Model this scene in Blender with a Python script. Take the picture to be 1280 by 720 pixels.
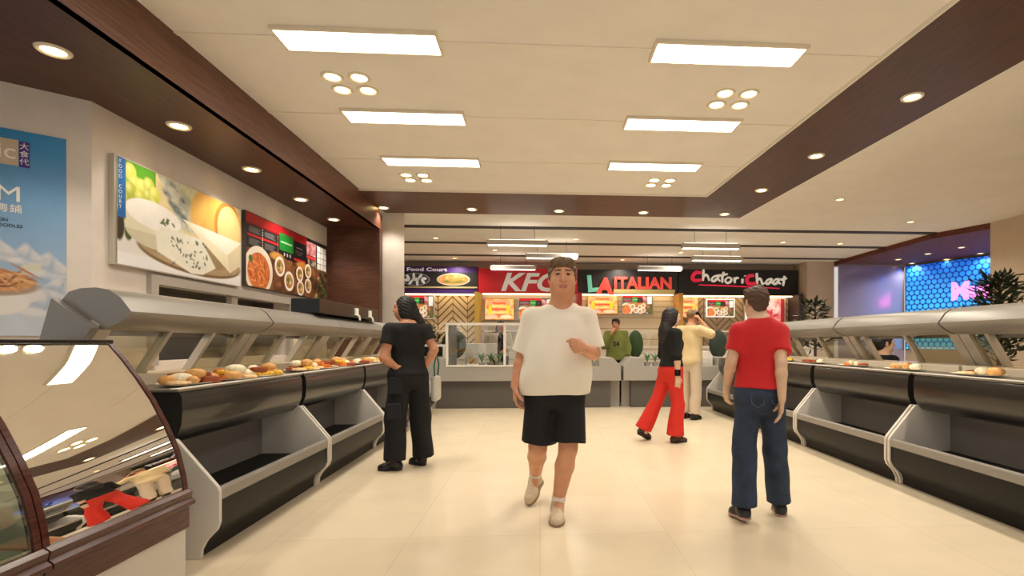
import bpy, math, random
import numpy as np
from mathutils import Vector, Matrix

random.seed(7)
for o in list(bpy.data.objects): bpy.data.objects.remove(o)
SC = bpy.context.scene
COL = SC.collection
PI = math.pi

# ------------------------------------------------------------------ camera, world, exposure
cam_d = bpy.data.cameras.new('camera'); cam = bpy.data.objects.new('camera', cam_d); COL.objects.link(cam)
cam_d.sensor_width = 36.0; cam_d.lens = 18.0
cam_d.shift_x = -0.0578; cam_d.shift_y = 0.0531
cam_d.clip_start = 0.05
cam.location = (0, 0, 1.2)
cam.rotation_euler = (PI/2, 0, -math.atan(39/640))
SC.camera = cam
W = bpy.data.worlds.new('world'); SC.world = W; W.use_nodes = True
W.node_tree.nodes['Background'].inputs[0].default_value = (1.0, .95, .88, 1)
W.node_tree.nodes['Background'].inputs[1].default_value = 0.6
SC.view_settings.view_transform = 'Standard'; SC.view_settings.look = 'None'
SC.view_settings.gamma = 1.0; SC.view_settings.use_curve_mapping = False
SC.view_settings.exposure = 0.17
SC.cycles.max_bounces = 8; SC.cycles.use_denoising = True
SC.cycles.sample_clamp_indirect = 6.0
try: SC.cycles.blur_glossy = 0.5
except Exception: pass
TROFFER = 8.0          # strength of the fluorescent panels
SPOT_W = 26.0          # watts of a soffit downlight
HEAT = 2.2             # strength of the food warmers under the canopies

# ------------------------------------------------------------------ materials
def lin(c):
    return tuple(((v/255)/12.92 if v/255 <= .04045 else ((v/255+.055)/1.055)**2.4) for v in c)
MATS = {}
def mat(name, rgb, rough=.5, metal=0., noise=0., nscale=20., stretch=None, emit=0., alpha=None, spec=.5, bump=0., coat=0., sheen=0.):
    if name in MATS: return MATS[name]
    m = bpy.data.materials.new(name); m.use_nodes = True; MATS[name] = m
    nt = m.node_tree; b = nt.nodes['Principled BSDF']
    c = lin(rgb)
    b.inputs['Base Color'].default_value = (*c, 1); b.inputs['Roughness'].default_value = rough
    b.inputs['Metallic'].default_value = metal; b.inputs['Specular IOR Level'].default_value = spec
    b.inputs['Coat Weight'].default_value = coat
    if sheen: b.inputs['Sheen Weight'].default_value = sheen
    if emit:
        b.inputs['Emission Color'].default_value = (*c, 1); b.inputs['Emission Strength'].default_value = emit
    if noise or bump:
        tc = nt.nodes.new('ShaderNodeTexCoord'); mp = nt.nodes.new('ShaderNodeMapping')
        mp.inputs['Scale'].default_value = stretch or (1, 1, 1)
        nz = nt.nodes.new('ShaderNodeTexNoise'); nz.inputs['Scale'].default_value = nscale; nz.inputs['Detail'].default_value = 5
        nt.links.new(tc.outputs['Object'], mp.inputs[0]); nt.links.new(mp.outputs[0], nz.inputs['Vector'])
        if noise:
            r = nt.nodes.new('ShaderNodeValToRGB')
            r.color_ramp.elements[0].position = .3; r.color_ramp.elements[1].position = .7
            r.color_ramp.elements[0].color = (*[max(0, v*(1-noise)) for v in c], 1)
            r.color_ramp.elements[1].color = (*[min(1, v*(1+noise)) for v in c], 1)
            nt.links.new(nz.outputs['Fac'], r.inputs[0]); nt.links.new(r.outputs[0], b.inputs['Base Color'])
        if bump:
            bp = nt.nodes.new('ShaderNodeBump'); bp.inputs['Strength'].default_value = bump; bp.inputs['Distance'].default_value = .01
            nt.links.new(nz.outputs['Fac'], bp.inputs['Height']); nt.links.new(bp.outputs[0], b.inputs['Normal'])
    return m
def wood(name, dark, light, scale, stretch, rough=.4):
    m = mat(name, dark, rough)
    nt = m.node_tree; b = nt.nodes['Principled BSDF']
    tc = nt.nodes.new('ShaderNodeTexCoord'); mp = nt.nodes.new('ShaderNodeMapping'); mp.inputs['Scale'].default_value = stretch
    nz = nt.nodes.new('ShaderNodeTexNoise'); nz.inputs['Scale'].default_value = scale; nz.inputs['Detail'].default_value = 8; nz.inputs['Roughness'].default_value = .65
    r = nt.nodes.new('ShaderNodeValToRGB'); r.color_ramp.elements[0].position = .32; r.color_ramp.elements[1].position = .72
    r.color_ramp.elements[0].color = (*lin(dark), 1); r.color_ramp.elements[1].color = (*lin(light), 1)
    nt.links.new(tc.outputs['Object'], mp.inputs[0]); nt.links.new(mp.outputs[0], nz.inputs['Vector'])
    nt.links.new(nz.outputs['Fac'], r.inputs[0]); nt.links.new(r.outputs[0], b.inputs['Base Color'])
    return m
def glass(name, tint, gloss, rough=.02):
    """clear pane: part mirror, part see-through"""
    m = bpy.data.materials.new(name); m.use_nodes = True; MATS[name] = m
    nt = m.node_tree; nt.nodes.clear()
    out = nt.nodes.new('ShaderNodeOutputMaterial'); mx = nt.nodes.new('ShaderNodeMixShader')
    t = nt.nodes.new('ShaderNodeBsdfTransparent'); g = nt.nodes.new('ShaderNodeBsdfGlossy')
    t.inputs[0].default_value = (*tint, 1); g.inputs[0].default_value = (.95, .93, .9, 1); g.inputs['Roughness'].default_value = rough
    mx.inputs[0].default_value = gloss
    nt.links.new(t.outputs[0], mx.inputs[1]); nt.links.new(g.outputs[0], mx.inputs[2]); nt.links.new(mx.outputs[0], out.inputs[0])
    return m
def painted(name, rough=.35, emit=0., spec=.4):
    """a printed picture or a screen: colours come from the print's own colour attribute"""
    m = bpy.data.materials.new(name); m.use_nodes = True
    nt = m.node_tree; b = nt.nodes['Principled BSDF']; a = nt.nodes.new('ShaderNodeVertexColor'); a.layer_name = 'print'
    nt.links.new(a.outputs[0], b.inputs['Base Color']); b.inputs['Roughness'].default_value = rough; b.inputs['Specular IOR Level'].default_value = spec
    if emit:
        nt.links.new(a.outputs[0], b.inputs['Emission Color']); b.inputs['Emission Strength'].default_value = emit
    return m

# ------------------------------------------------------------------ mesh building
class MB:
    def __init__(s): s.v = []; s.f = []; s.m = []
    def add(s, vs, fs, mi=0):
        n = len(s.v); s.v += [tuple(p) for p in vs]; s.f += [tuple(i+n for i in f) for f in fs]; s.m += [mi]*len(fs); return s
    def box(s, x0, x1, y0, y1, z0, z1, mi=0):
        return s.add([(x0,y0,z0),(x1,y0,z0),(x1,y1,z0),(x0,y1,z0),(x0,y0,z1),(x1,y0,z1),(x1,y1,z1),(x0,y1,z1)],
              [(3,2,1,0),(4,5,6,7),(0,1,5,4),(1,2,6,5),(2,3,7,6),(3,0,4,7)], mi)
    def prism(s, prof, y0, y1, mi=0):
        """(x,z) outline extruded along y"""
        n = len(prof); vs = [(x, y0, z) for x, z in prof]+[(x, y1, z) for x, z in prof]
        ar = sum(prof[i][0]*prof[(i+1) % n][1]-prof[(i+1) % n][0]*prof[i][1] for i in range(n))
        fs = [tuple(range(n)), tuple(range(2*n-1, n-1, -1))]+[(i, i+n, (i+1) % n+n, (i+1) % n) for i in range(n)]
        if ar < 0: fs = [tuple(reversed(f)) for f in fs]
        return s.add(vs, fs, mi)
    def sheet(s, prof, y0, y1, t=.008, mi=0):
        """open (x,z) line with thickness extruded along y"""
        P = [Vector((x, z)) for x, z in prof]; O = []
        for i, p in enumerate(P):
            d = (P[min(i+1, len(P)-1)]-P[max(i-1, 0)]).normalized(); O.append(p+Vector((-d.y, d.x))*t)
        return s.prism([tuple(p) for p in P]+[tuple(p) for p in reversed(O)], y0, y1, mi)
    def bar(s, a, b, w, h, mi=0, up=(0, 0, 1)):
        a = Vector(a); b = Vector(b); d = (b-a).normalized(); u = Vector(up)
        if abs(d.dot(u)) > .99: u = Vector((0, 1, 0))
        x = d.cross(u).normalized()*w/2; y = x.cross(d).normalized()*h/2
        vs = [a-x-y, a+x-y, a+x+y, a-x+y, b-x-y, b+x-y, b+x+y, b-x+y]
        return s.add(vs, [(0,1,2,3),(7,6,5,4),(0,4,5,1),(1,5,6,2),(2,6,7,3),(3,7,4,0)], mi)
    def tube(s, pts, r, n=8, mi=0):
        P = [Vector(p) for p in pts]; R = r if isinstance(r, (list, tuple)) else [r]*len(P); vs = []; fs = []
        u = None
        for i, p in enumerate(P):
            d = (P[min(i+1, len(P)-1)]-P[max(i-1, 0)]).normalized()
            if u is None: u = d.orthogonal().normalized()
            u = (u-d*u.dot(d)).normalized(); w = d.cross(u)
            for k in range(n):
                a = 2*PI*k/n; vs.append(p+(u*math.cos(a)+w*math.sin(a))*R[i])
        for i in range(len(P)-1):
            for k in range(n): fs.append((i*n+k, i*n+(k+1) % n, (i+1)*n+(k+1) % n, (i+1)*n+k))
        fs.append(tuple(range(n-1, -1, -1))); fs.append(tuple(range((len(P)-1)*n, len(P)*n)))
        return s.add(vs, fs, mi)
    def lathe(s, prof, n=24, c=(0, 0, 0), mi=0, caps=True):
        """(r,z) outline turned round z"""
        vs = []; fs = []
        for r, z in prof:
            for k in range(n): vs.append((c[0]+r*math.cos(2*PI*k/n), c[1]+r*math.sin(2*PI*k/n), c[2]+z))
        for i in range(len(prof)-1):
            for k in range(n): fs.append((i*n+k, i*n+(k+1) % n, (i+1)*n+(k+1) % n, (i+1)*n+k))
        if caps: fs.append(tuple(range(n-1, -1, -1))); fs.append(tuple(range((len(prof)-1)*n, len(prof)*n)))
        return s.add(vs, fs, mi)
    def ball(s, c, r, n=12, mi=0, rot=None):
        r = r if isinstance(r, (tuple, list)) else (r, r, r); vs = []; fs = []; h = n//2
        for i in range(h+1):
            t = PI*i/h
            for k in range(n):
                p = Vector((r[0]*math.sin(t)*math.cos(2*PI*k/n), r[1]*math.sin(t)*math.sin(2*PI*k/n), r[2]*math.cos(t)))
                if rot is not None: p = rot @ p
                vs.append(Vector(c)+p)
        for i in range(h):
            for k in range(n): fs.append((i*n+k, (i+1)*n+k, (i+1)*n+(k+1) % n, i*n+(k+1) % n))
        return s.add(vs, fs, mi)
    def build(s, name, m, parent=None, smooth=False, bevel=0., loc=None, kind=None, label=None):
        me = bpy.data.meshes.new(name); me.from_pydata(s.v, [], s.f)
        for mm in (m if isinstance(m, (list, tuple)) else [m]): me.materials.append(mm)
        me.polygons.foreach_set('material_index', s.m)
        if smooth: me.polygons.foreach_set('use_smooth', [True]*len(s.f))
        me.validate(); me.update()
        o = bpy.data.objects.new(name, me); COL.objects.link(o)
        if parent: o.parent = parent
        if loc: o.location = loc
        if bevel:
            b = o.modifiers.new('bevel', 'BEVEL'); b.width = bevel; b.segments = 2; b.limit_method = 'ANGLE'
        if smooth and not bevel:
            try: me.set_sharp_from_angle(angle=math.radians(45))
            except Exception: pass
        if kind: o['kind'] = kind
        if label: o['label'] = label
        return o
def tag(o, label, cat, group=None):
    o['label'] = label; o['category'] = cat
    if group: o['group'] = group
    return o
def thing(name, label, cat, loc=(0, 0, 0), rot=0., group=None):
    o = bpy.data.objects.new(name, None); COL.objects.link(o); o.location = loc; o.rotation_euler = (0, 0, rot)
    o.empty_display_size = .1
    return tag(o, label, cat, group)
def copy_tree(o, loc=None, rot=None, label=None, group=None, parent=None):
    c = o.copy(); COL.objects.link(c)
    if parent: c.parent = parent
    if loc is not None: c.location = loc
    if rot is not None: c.rotation_euler = (0, 0, rot)
    if label: c['label'] = label
    if group: c['group'] = group
    for ch in o.children: copy_tree(ch, parent=c)
    return c
def struct(name, mb, m, **k): return mb.build(name, m, kind='structure', **k)
def text(name, body, size, m, parent, loc, rot, bold=0., extrude=.004, shear=0., ax='LEFT', sx=1., spacing=1., label=None):
    cu = bpy.data.curves.new(name, 'FONT'); cu.body = body; cu.size = size; cu.extrude = extrude; cu.offset = bold; cu.shear = shear
    cu.align_x = ax; cu.align_y = 'BOTTOM_BASELINE'; cu.space_character = spacing; cu.resolution_u = 4
    t = bpy.data.objects.new(name, cu); COL.objects.link(t)
    dg = bpy.context.evaluated_depsgraph_get(); me = bpy.data.meshes.new_from_object(t.evaluated_get(dg))
    bpy.data.objects.remove(t)
    o = bpy.data.objects.new(name, me); COL.objects.link(o); me.materials.clear(); me.materials.append(m)
    o.parent = parent; o.location = loc; o.rotation_euler = rot; o.scale = (sx, 1, 1)
    if label: o['label'] = label
    return o

# ------------------------------------------------------------------ painting printed pictures (numpy)
def vnoise(X, Y, s, seed=0):
    r = np.random.RandomState(seed).rand(64, 64); x = X*s; y = Y*s
    xi = np.floor(x).astype(int); yi = np.floor(y).astype(int); fx = x-xi; fy = y-yi
    fx = fx*fx*(3-2*fx); fy = fy*fy*(3-2*fy); g = lambda a, b: r[a % 64, b % 64]
    return (g(xi, yi)*(1-fx)+g(xi+1, yi)*fx)*(1-fy)+(g(xi, yi+1)*(1-fx)+g(xi+1, yi+1)*fx)*fy
def fbm(X, Y, s, seed=0): return vnoise(X, Y, s, seed)*.55+vnoise(X, Y, s*2.1, seed+1)*.3+vnoise(X, Y, s*4.3, seed+2)*.15
class Paint:
    """x runs right and y up, both in units of the picture's height; a picture is w/h wide"""
    def __init__(s, w, h, n, base):
        s.w, s.h = w, h; ny = n; nx = max(2, int(round(n*w/h))); s.nx, s.ny = nx, ny
        x = (np.arange(nx)+.5)/nx*w/h; y = (np.arange(ny)+.5)/ny
        s.X, s.Y = np.meshgrid(x, y); s.px = 1./ny
        s.C = np.zeros((ny, nx, 3)); s.C[:] = lin(base)
    def put(s, mask, rgb, tex=0., sc=20, seed=0, rgb2=None):
        c = np.array(lin(rgb))
        n = fbm(s.X, s.Y, sc, seed)[..., None]
        col = c+(np.array(lin(rgb2))-c)*np.clip((n-.3)*2.5, 0, 1) if rgb2 is not None else c*(1+tex*(n-.5)*2)
        m = np.clip(mask, 0, 1)[..., None]; s.C = s.C*(1-m)+col*m
    def ell(s, cx, cy, rx, ry, rot=0., soft=1.):
        dx = s.X-cx; dy = s.Y-cy; c, q = math.cos(rot), math.sin(rot)
        u = (dx*c+dy*q)/rx; v = (-dx*q+dy*c)/ry
        return np.clip((1-np.sqrt(u*u+v*v))*min(rx, ry)/(s.px*soft)+.5, 0, 1)
    def poly(s, pts, soft=1.):
        d = None; inside = np.zeros(s.X.shape, bool); n = len(pts); dist = np.full(s.X.shape, 9.)
        for i in range(n):
            (x0, y0), (x1, y1) = pts[i], pts[(i+1) % n]
            c = ((y0 > s.Y) != (y1 > s.Y)) & (s.X < (x1-x0)*(s.Y-y0)/((y1-y0) or 1e-9)+x0); inside ^= c
            L = (x1-x0)**2+(y1-y0)**2 or 1e-9; t = np.clip(((s.X-x0)*(x1-x0)+(s.Y-y0)*(y1-y0))/L, 0, 1)
            dist = np.minimum(dist, np.hypot(s.X-x0-t*(x1-x0), s.Y-y0-t*(y1-y0)))
        return np.clip(np.where(inside, dist, -dist)/(s.px*soft)+.5, 0, 1)
    def rect(s, x0, x1, y0, y1): return s.poly([(x0, y0), (x1, y0), (x1, y1), (x0, y1)])
    def mesh(s, name, m, parent, at, dep=0.):
        """at(u,v) -> point, u,v in metres on the sheet"""
        nx, ny = s.nx, s.ny
        vs = [at(i/nx*s.w, j/ny*s.h) for j in range(ny+1) for i in range(nx+1)]
        fs = [(j*(nx+1)+i, j*(nx+1)+i+1, (j+1)*(nx+1)+i+1, (j+1)*(nx+1)+i) for j in range(ny) for i in range(nx)]
        me = bpy.data.meshes.new(name); me.from_pydata(vs, [], fs); me.materials.append(m)
        ca = me.color_attributes.new('print', 'FLOAT_COLOR', 'CORNER')
        C = np.ones((nx*ny, 4)); C[:, :3] = s.C.reshape(-1, 3)
        ca.data.foreach_set('color', np.repeat(C, 4, axis=0).astype(np.float32).ravel()); me.update()
        o = bpy.data.objects.new(name, me); COL.objects.link(o); o.parent = parent
        return o

# ------------------------------------------------------------------ palette
M_floor = mat('floor_tile', (232, 216, 186), .22, spec=.45)
def floor_nodes(m):
    nt = m.node_tree; b = nt.nodes['Principled BSDF']; tc = nt.nodes.new('ShaderNodeTexCoord')
    br = nt.nodes.new('ShaderNodeTexBrick'); br.offset = 0; br.inputs['Scale'].default_value = 1.
    br.inputs['Brick Width'].default_value = .8; br.inputs['Row Height'].default_value = .8; br.inputs['Mortar Size'].default_value = .003
    br.inputs['Color1'].default_value = (*lin((230, 214, 184)), 1); br.inputs['Color2'].default_value = (*lin((234, 219, 190)), 1); br.inputs['Mortar'].default_value = (*lin((219, 203, 173)), 1)
    nz = nt.nodes.new('ShaderNodeTexNoise'); nz.inputs['Scale'].default_value = 3; nz.inputs['Detail'].default_value = 6
    mx = nt.nodes.new('ShaderNodeMixRGB'); mx.blend_type = 'MULTIPLY'; mx.inputs[0].default_value = .16
    nt.links.new(tc.outputs['Object'], br.inputs['Vector']); nt.links.new(tc.outputs['Object'], nz.inputs['Vector'])
    nt.links.new(br.outputs[0], mx.inputs[1]); nt.links.new(nz.outputs['Fac'], mx.inputs[2]); nt.links.new(mx.outputs[0], b.inputs['Base Color'])
floor_nodes(M_floor)
M_ceil = mat('ceiling_paint', (236, 231, 224), .8, noise=.03, nscale=3)
M_wall = mat('wall_plaster', (214, 205, 196), .75, noise=.05, nscale=4)
M_beige = mat('beige_wall', (205, 186, 164), .75, noise=.06, nscale=2)
M_wood = wood('walnut_band', (44, 22, 16), (108, 66, 48), 7, (.5, 14, 14), .38)
M_woodY = wood('walnut_soffit', (40, 20, 14), (100, 60, 44), 7, (14, .45, 14), .42)
M_woodP = wood('walnut_panel', (62, 34, 24), (102, 62, 44), 5, (.8, 3, 12), .4)
M_dark = mat('dark_slot', (28, 22, 20), .6)
M_white = mat('white_paint', (232, 228, 220), .5)
M_trim = mat('pale_trim', (236, 230, 218), .5)
M_steel = mat('brushed_steel', (150, 145, 136), .32, .75, bump=.02, nscale=60, stretch=(1, .02, 1))
M_canopy = mat('canopy_grey', (140, 136, 130), .36, .4)
M_belly = mat('dark_graphite', (62, 60, 58), .28, .6, coat=.3)
M_apron = mat('black_apron', (20, 19, 19), .5, .0, spec=.3)
M_panel = mat('pale_panel', (214, 208, 198), .4)
M_greyp = mat('grey_panel', (128, 124, 120), .45)
M_deck = mat('deck_cream', (222, 212, 190), .3)
M_frame = mat('strut_metal', (196, 190, 178), .3, .4)
M_black = mat('black_gloss', (10, 10, 11), .25)
M_mahog = wood('mahogany', (62, 28, 24), (94, 50, 42), 8, (8, .6, 8), .22)
M_cgrey = mat('counter_grey', (164, 160, 153), .45)
M_cdark = mat('counter_dark', (92, 88, 84), .5)
M_lamp = mat('lamp_white', (255, 249, 242), .4, emit=TROFFER)
M_warm = mat('lamp_warm', (255, 214, 140), .4, emit=14.)
M_warmdim = mat('lamp_warm_small', (255, 216, 150), .4, emit=5.)
M_ring = mat('lamp_ring', (232, 222, 200), .35)
M_pend = mat('pendant_grey', (186, 180, 172), .4, .2)
M_heat = mat('heat_lamp', (255, 196, 110), .4, emit=HEAT)
M_paneglass = glass('pane_glass', (.72, .70, .60), .2, .06)
M_mirror = glass('case_glass', (.82, .86, .8), .86, .012)
M_greenglass = glass('case_glass_green', (.72, .8, .72), .16, .03)
M_clear = glass('clear_glass', (.95, .96, .95), .08, .02)

# ------------------------------------------------------------------ the setting
struct('floor', MB().add([(-6.5,-3,0),(13,-3,0),(13,15.2,0),(-6.5,15.2,0)], [(0,1,2,3)]), M_floor)
xi = lambda y: 2.82-(y-3.27)*.0378
xo = lambda y: 3.93-(y-3.94)*.0476
b = MB(); b.box(-2.8, 3.1, -3, 8.0, 3.53, 3.63); struct('ceiling', b, M_ceil)
b = MB(); b.box(-5, 12.6, 9.0, 15.3, 3.515, 3.6); b.box(3.55, 12.6, -3, 9.0, 3.515, 3.6); struct('ceiling_outer', b, M_ceil)
# walnut band round the raised ceiling
b = MB(); Z0, Z1 = 3.495, 3.66
q = [(xi(-3),-3),(xo(-3),-3),(xo(9.25),9.25),(xi(7.97),7.97)]
b.add([(x,y,Z0) for x,y in q]+[(x,y,Z1) for x,y in q], [(3,2,1,0),(4,5,6,7),(0,1,5,4),(1,2,6,5),(2,3,7,6),(3,0,4,7)])
struct('trim_1', b, M_woodY)
b = MB(); q = [(-2.74,7.95),(xi(7.97),7.97),(xo(9.25),9.25),(-2.74,9.25)]
b.add([(x,y,Z0) for x,y in q]+[(x,y,Z1) for x,y in q], [(3,2,1,0),(4,5,6,7),(0,1,5,4),(1,2,6,5),(2,3,7,6),(3,0,4,7)])
struct('trim_2', b, M_wood)
# pale bead where the band meets the raised ceiling
b = MB(); b.bar((xi(-3)-.012,-3,3.515), (xi(7.97)-.012,7.95,3.515), .024, .03); b.bar((-2.74,7.94,3.515), (xi(7.97),7.955,3.515), .024, .03)
struct('trim_3', b, M_trim)
# left walnut soffit with its fascia
b = MB(); b.box(-6.5, -2.745, -3, 8.95, 3.15, 3.2); struct('soffit_left', b, M_woodY)
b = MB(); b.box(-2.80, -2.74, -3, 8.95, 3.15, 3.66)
struct('trim_11', b, wood('walnut_fascia_lit', (66, 36, 26), (128, 82, 62), 7, (14, .45, 14), .4))  # lighter walnut paints in the panel light falling on the fascia
# walls
b = MB(); H0, H1, HZ0, HZ1 = 5.02, 7.6, 1.02, 1.76
b.box(-3.82,-3.62,4.37,H0,0,3.16); b.box(-3.82,-3.62,H1,8.95,0,3.16); b.box(-3.82,-3.62,H0,H1,0,HZ0); b.box(-3.82,-3.62,H0,H1,HZ1,3.16)
struct('wall_left', b, M_wall)
dx, dy = -.798, -.603
b = MB(); b.add([(-3.62,4.37,0),(-3.62+dx*3.4,4.37+dy*3.4,0),(-3.62+dx*3.4-.12,4.37+dy*3.4+.16,0),(-3.74,4.53,0),
       (-3.62,4.37,3.16),(-3.62+dx*3.4,4.37+dy*3.4,3.16),(-3.62+dx*3.4-.12,4.37+dy*3.4+.16,3.16),(-3.74,4.53,3.16)],
      [(0,1,5,4),(1,2,6,5),(2,3,7,6),(3,0,4,7),(4,5,6,7),(3,2,1,0)])
struct('wall_left_angled', b, M_wall)
w = MB(); w.box(-4.15,-4.1,H0-.1,H1+.1,.9,1.9); w.box(-4.1,-3.82,H0,H1,1.76,1.8); w.box(-4.1,-3.82,H0,H1,.98,1.02)
w.box(-4.1,-3.82,H0-.04,H0,.98,1.8); w.box(-4.1,-3.82,H1,H1+.04,.98,1.8)
wo = struct('window_1', w, mat('hatch_inside', (92, 88, 82), .6))
f = MB(); f.box(-3.63,-3.575,H0-.07,H0+.02,.98,1.83); f.box(-3.63,-3.575,H1-.02,H1+.07,.98,1.83); f.box(-3.63,-3.575,H0+.02,H1-.02,1.745,1.83); f.box(-3.66,-3.6,6.22,6.34,1.0,1.76)
f.build('window_frame', mat('hatch_frame', (168, 160, 152), .5), wo)
b = MB(); b.box(-3.82,-2.74,8.95,9.1,0,3.4); struct('wall_end_left', b, M_woodP)
b = MB(); q = [(-3.0,9.31),(-2.42,9.31),(-2.62,9.95),(-3.0,9.95)]
b.add([(x,y,0) for x,y in q]+[(x,y,3.52) for x,y in q], [(3,2,1,0),(4,5,6,7),(0,1,5,4),(1,2,6,5),(2,3,7,6),(3,0,4,7)]); struct('column', b, M_wall)
b = MB(); b.box(-4.7,8.6,15.0,15.2,0,3.53); b.box(7.62,8.42,14.2,15.0,0,3.53); struct('wall_back', b, M_beige)
b = MB(); b.box(-4.9,-4.7,9.1,15.2,0,3.53); struct('wall_far_left', b, M_beige)
b = MB(); b.box(8.7,9.0,-3,9.4,0,3.53); b.box(9.0,12.6,9.2,9.4,0,3.53); struct('wall_right', b, M_beige)
# screen niche: oblique wall, wooden soffit
M_pwood = wood('plum_wood', (84, 40, 32), (116, 62, 48), 4, (2, 2, 2), .7)
b = MB(); q = [(8.42,14.2),(8.32,10.42),(8.72,9.38),(12.6,9.38),(12.6,14.4),(8.42,14.4)]
b.add([(x,y,3.40) for x,y in q]+[(x,y,3.52) for x,y in q], [tuple(range(6)), tuple(range(11,5,-1))]+[(i,i+6,(i+1)%6+6,(i+1)%6) for i in range(6)])
struct('soffit_niche', b, M_pwood)
b = MB(); b.add([(10.36,13.95,0),(12.16,9.34,0),(12.3,9.4,0),(10.5,14.01,0),(10.36,13.95,3.41),(12.16,9.34,3.41),(12.3,9.4,3.41),(10.5,14.01,3.41)],
      [(0,4,5,1),(1,5,6,2),(2,6,7,3),(3,7,4,0),(4,7,6,5),(0,1,2,3)]); struct('wall_niche', b, M_beige)
# pale strips that paint glare streaks across the raised ceiling, and dark slots across the outer one
for k, y in enumerate((4.03, 5.36, 6.66)):
    b = MB(); b.box(-2.78, xi(y)-.02, y-.022, y+.022, 3.522, 3.53); struct('trim_%d' % (4+k), b, M_trim)
for k, (y, x1) in enumerate(((10.36, 8.33), (12.0, 8.36), (13.72, 8.4))):
    b = MB(); b.box(-4.7, x1, y-.1, y+.1, 3.503, 3.515); struct('trim_%d' % (8+k), b, M_dark)

# ------------------------------------------------------------------ lamps
ORD = ['first', 'second', 'third', 'fourth', 'fifth', 'sixth', 'seventh', 'eighth', 'ninth', 'tenth']
def make_troffer():
    t = thing('ceiling_light', '', 'ceiling light')
    f = MB(); w, d = .61, .15
    for x0, x1, y0, y1 in ((-w,w,-d,-d+.02),(-w,w,d-.02,d),(-w,-w+.02,-d+.02,d-.02),(w-.02,w,-d+.02,d-.02)): f.box(x0,x1,y0,y1,-.03,.0)
    f.build('frame', M_ring, t); g = MB(); g.box(-w+.02,w-.02,-d+.02,d-.02,-.022,-.004); g.build('diffuser', M_lamp, t)
    return t
tr = make_troffer(); first = True
for r, y in enumerate((4.03, 5.36, 6.66, 2.7, 1.37, .04)):
    for s, x in ((0, -1.38), (1, 1.5)):
        lab = ('glowing long ceiling panel light in the %s row, %s pair of downlight squares' % (('nearest the top of the picture','middle of the ceiling','farthest from the camera','overhead','above the camera','behind the camera')[r], ('in line with the left','in line with the right')[s]))
        lab = 'bright long fluorescent ceiling panel, %s of its %s column' % (('front one','middle one','rear one','overhead one','one overhead farther back','one behind')[r], ('left','right')[s])
        if first: o = tr; o.location = (x, y, 3.53); o['label'] = lab; o['group'] = 'fluorescent ceiling panels'; first = False
        else: copy_tree(tr, (x, y, 3.53), label=lab, group='fluorescent ceiling panels')
def make_down(r=.085, m=None, name='recessed_downlight'):
    t = thing(name, '', 'downlight')
    MB().lathe([(r*.72,-.002),(r*.8,-.012),(r*1.0,-.016),(r*1.12,-.008),(r*1.14,0.)], 24, caps=False).build('trim_ring', M_ring, t, smooth=True)
    MB().lathe([(r*.74,-.008),(r*.74,-.001)], 24).build('lens', m or M_warm, t)
    return t
dl = make_down(); dl_s = make_down(.07, M_warmdim); used = {0: False, 1: False}
def down(p, lab, grp, small=False, watts=0., ang=95, blend=.6, col=(1, .9, .75)):
    src = dl_s if small else dl; k = int(small)
    if not used[k]: used[k] = True; o = src; o.location = p; o['label'] = lab; o['group'] = grp
    else: o = copy_tree(src, p, label=lab, group=grp)
    if watts:
        L = bpy.data.lights.new('downlight_beam', 'SPOT'); L.energy = watts; L.color = col; L.spot_size = math.radians(ang); L.spot_blend = blend; L.shadow_soft_size = .06
        lo = bpy.data.objects.new('downlight_beam', L); COL.objects.link(lo); lo.parent = o; lo.location = (0, 0, -.03)
    return o
for i, (x, y) in enumerate(((-3.24,4.81),(-3.24,5.97),(-3.25,7.18),(-3.26,8.32),(-3.24,3.62),(-3.24,2.4))):
    down((x, y, 3.15), ('downlight in the left walnut soffit, %s' % ('above the cheese picture','between the cheese picture and the food menu','above the food menu','by the walnut end wall','above the angled wall poster','overhead')[i]), 'downlights in the left soffit', watts=SPOT_W, ang=110)
for i, (x, y) in enumerate(((3.47,4.58),(3.39,6.1),(3.33,7.52),(3.29,8.96),(3.55,3.1),(3.6,1.6))):
    down((x, y, Z0), 'downlight in the right walnut band, %s from the top of the band' % ORD[i] if i < 3 else 'downlight at the far right corner of the walnut band' if i == 3 else 'downlight in the right walnut band overhead, number %s' % ORD[i-3], 'downlights in the right band', watts=SPOT_W*2.6, ang=125)
for i, (x, y) in enumerate(((-2.66,8.89),(-1.17,8.9),(.33,8.92),(1.82,8.94))):
    down((x, y, Z0), ('downlight in the far walnut band, above the white column','downlight in the far walnut band, second along from the column','downlight in the far walnut band, above the man in white','downlight in the far walnut band, above the red trousers')[i], 'downlights in the far band', watts=SPOT_W*.8, ang=120)
for q, (cx, cy, nm) in enumerate(((-1.7,4.72,'front left'),(1.84,4.8,'front right'),(-1.74,7.35,'rear left'),(1.75,7.37,'rear right'))):
    for k, (sx, sy) in enumerate(((-1,-1),(1,-1),(-1,1),(1,1))):
        down((cx+sx*.115, cy+sy*.115, 3.53), 'small downlight of the %s square of four, its %s %s one' % (nm, ('near','far')[k//2], ('left','right')[k % 2]), 'downlights set in squares of four', watts=SPOT_W*.35, ang=120)
for i, (x, y) in enumerate(((4.84,8.0),(7.09,9.4),(7.0,11.56))):
    down((x, y, 3.515), ('small sparkling downlight in the plain right ceiling, nearest one','small downlight in the plain right ceiling by the dark slot','small dim downlight in the ceiling by the plum niche')[i], 'downlights in the right ceiling', small=True, watts=SPOT_W*1.5, ang=150)
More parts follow.
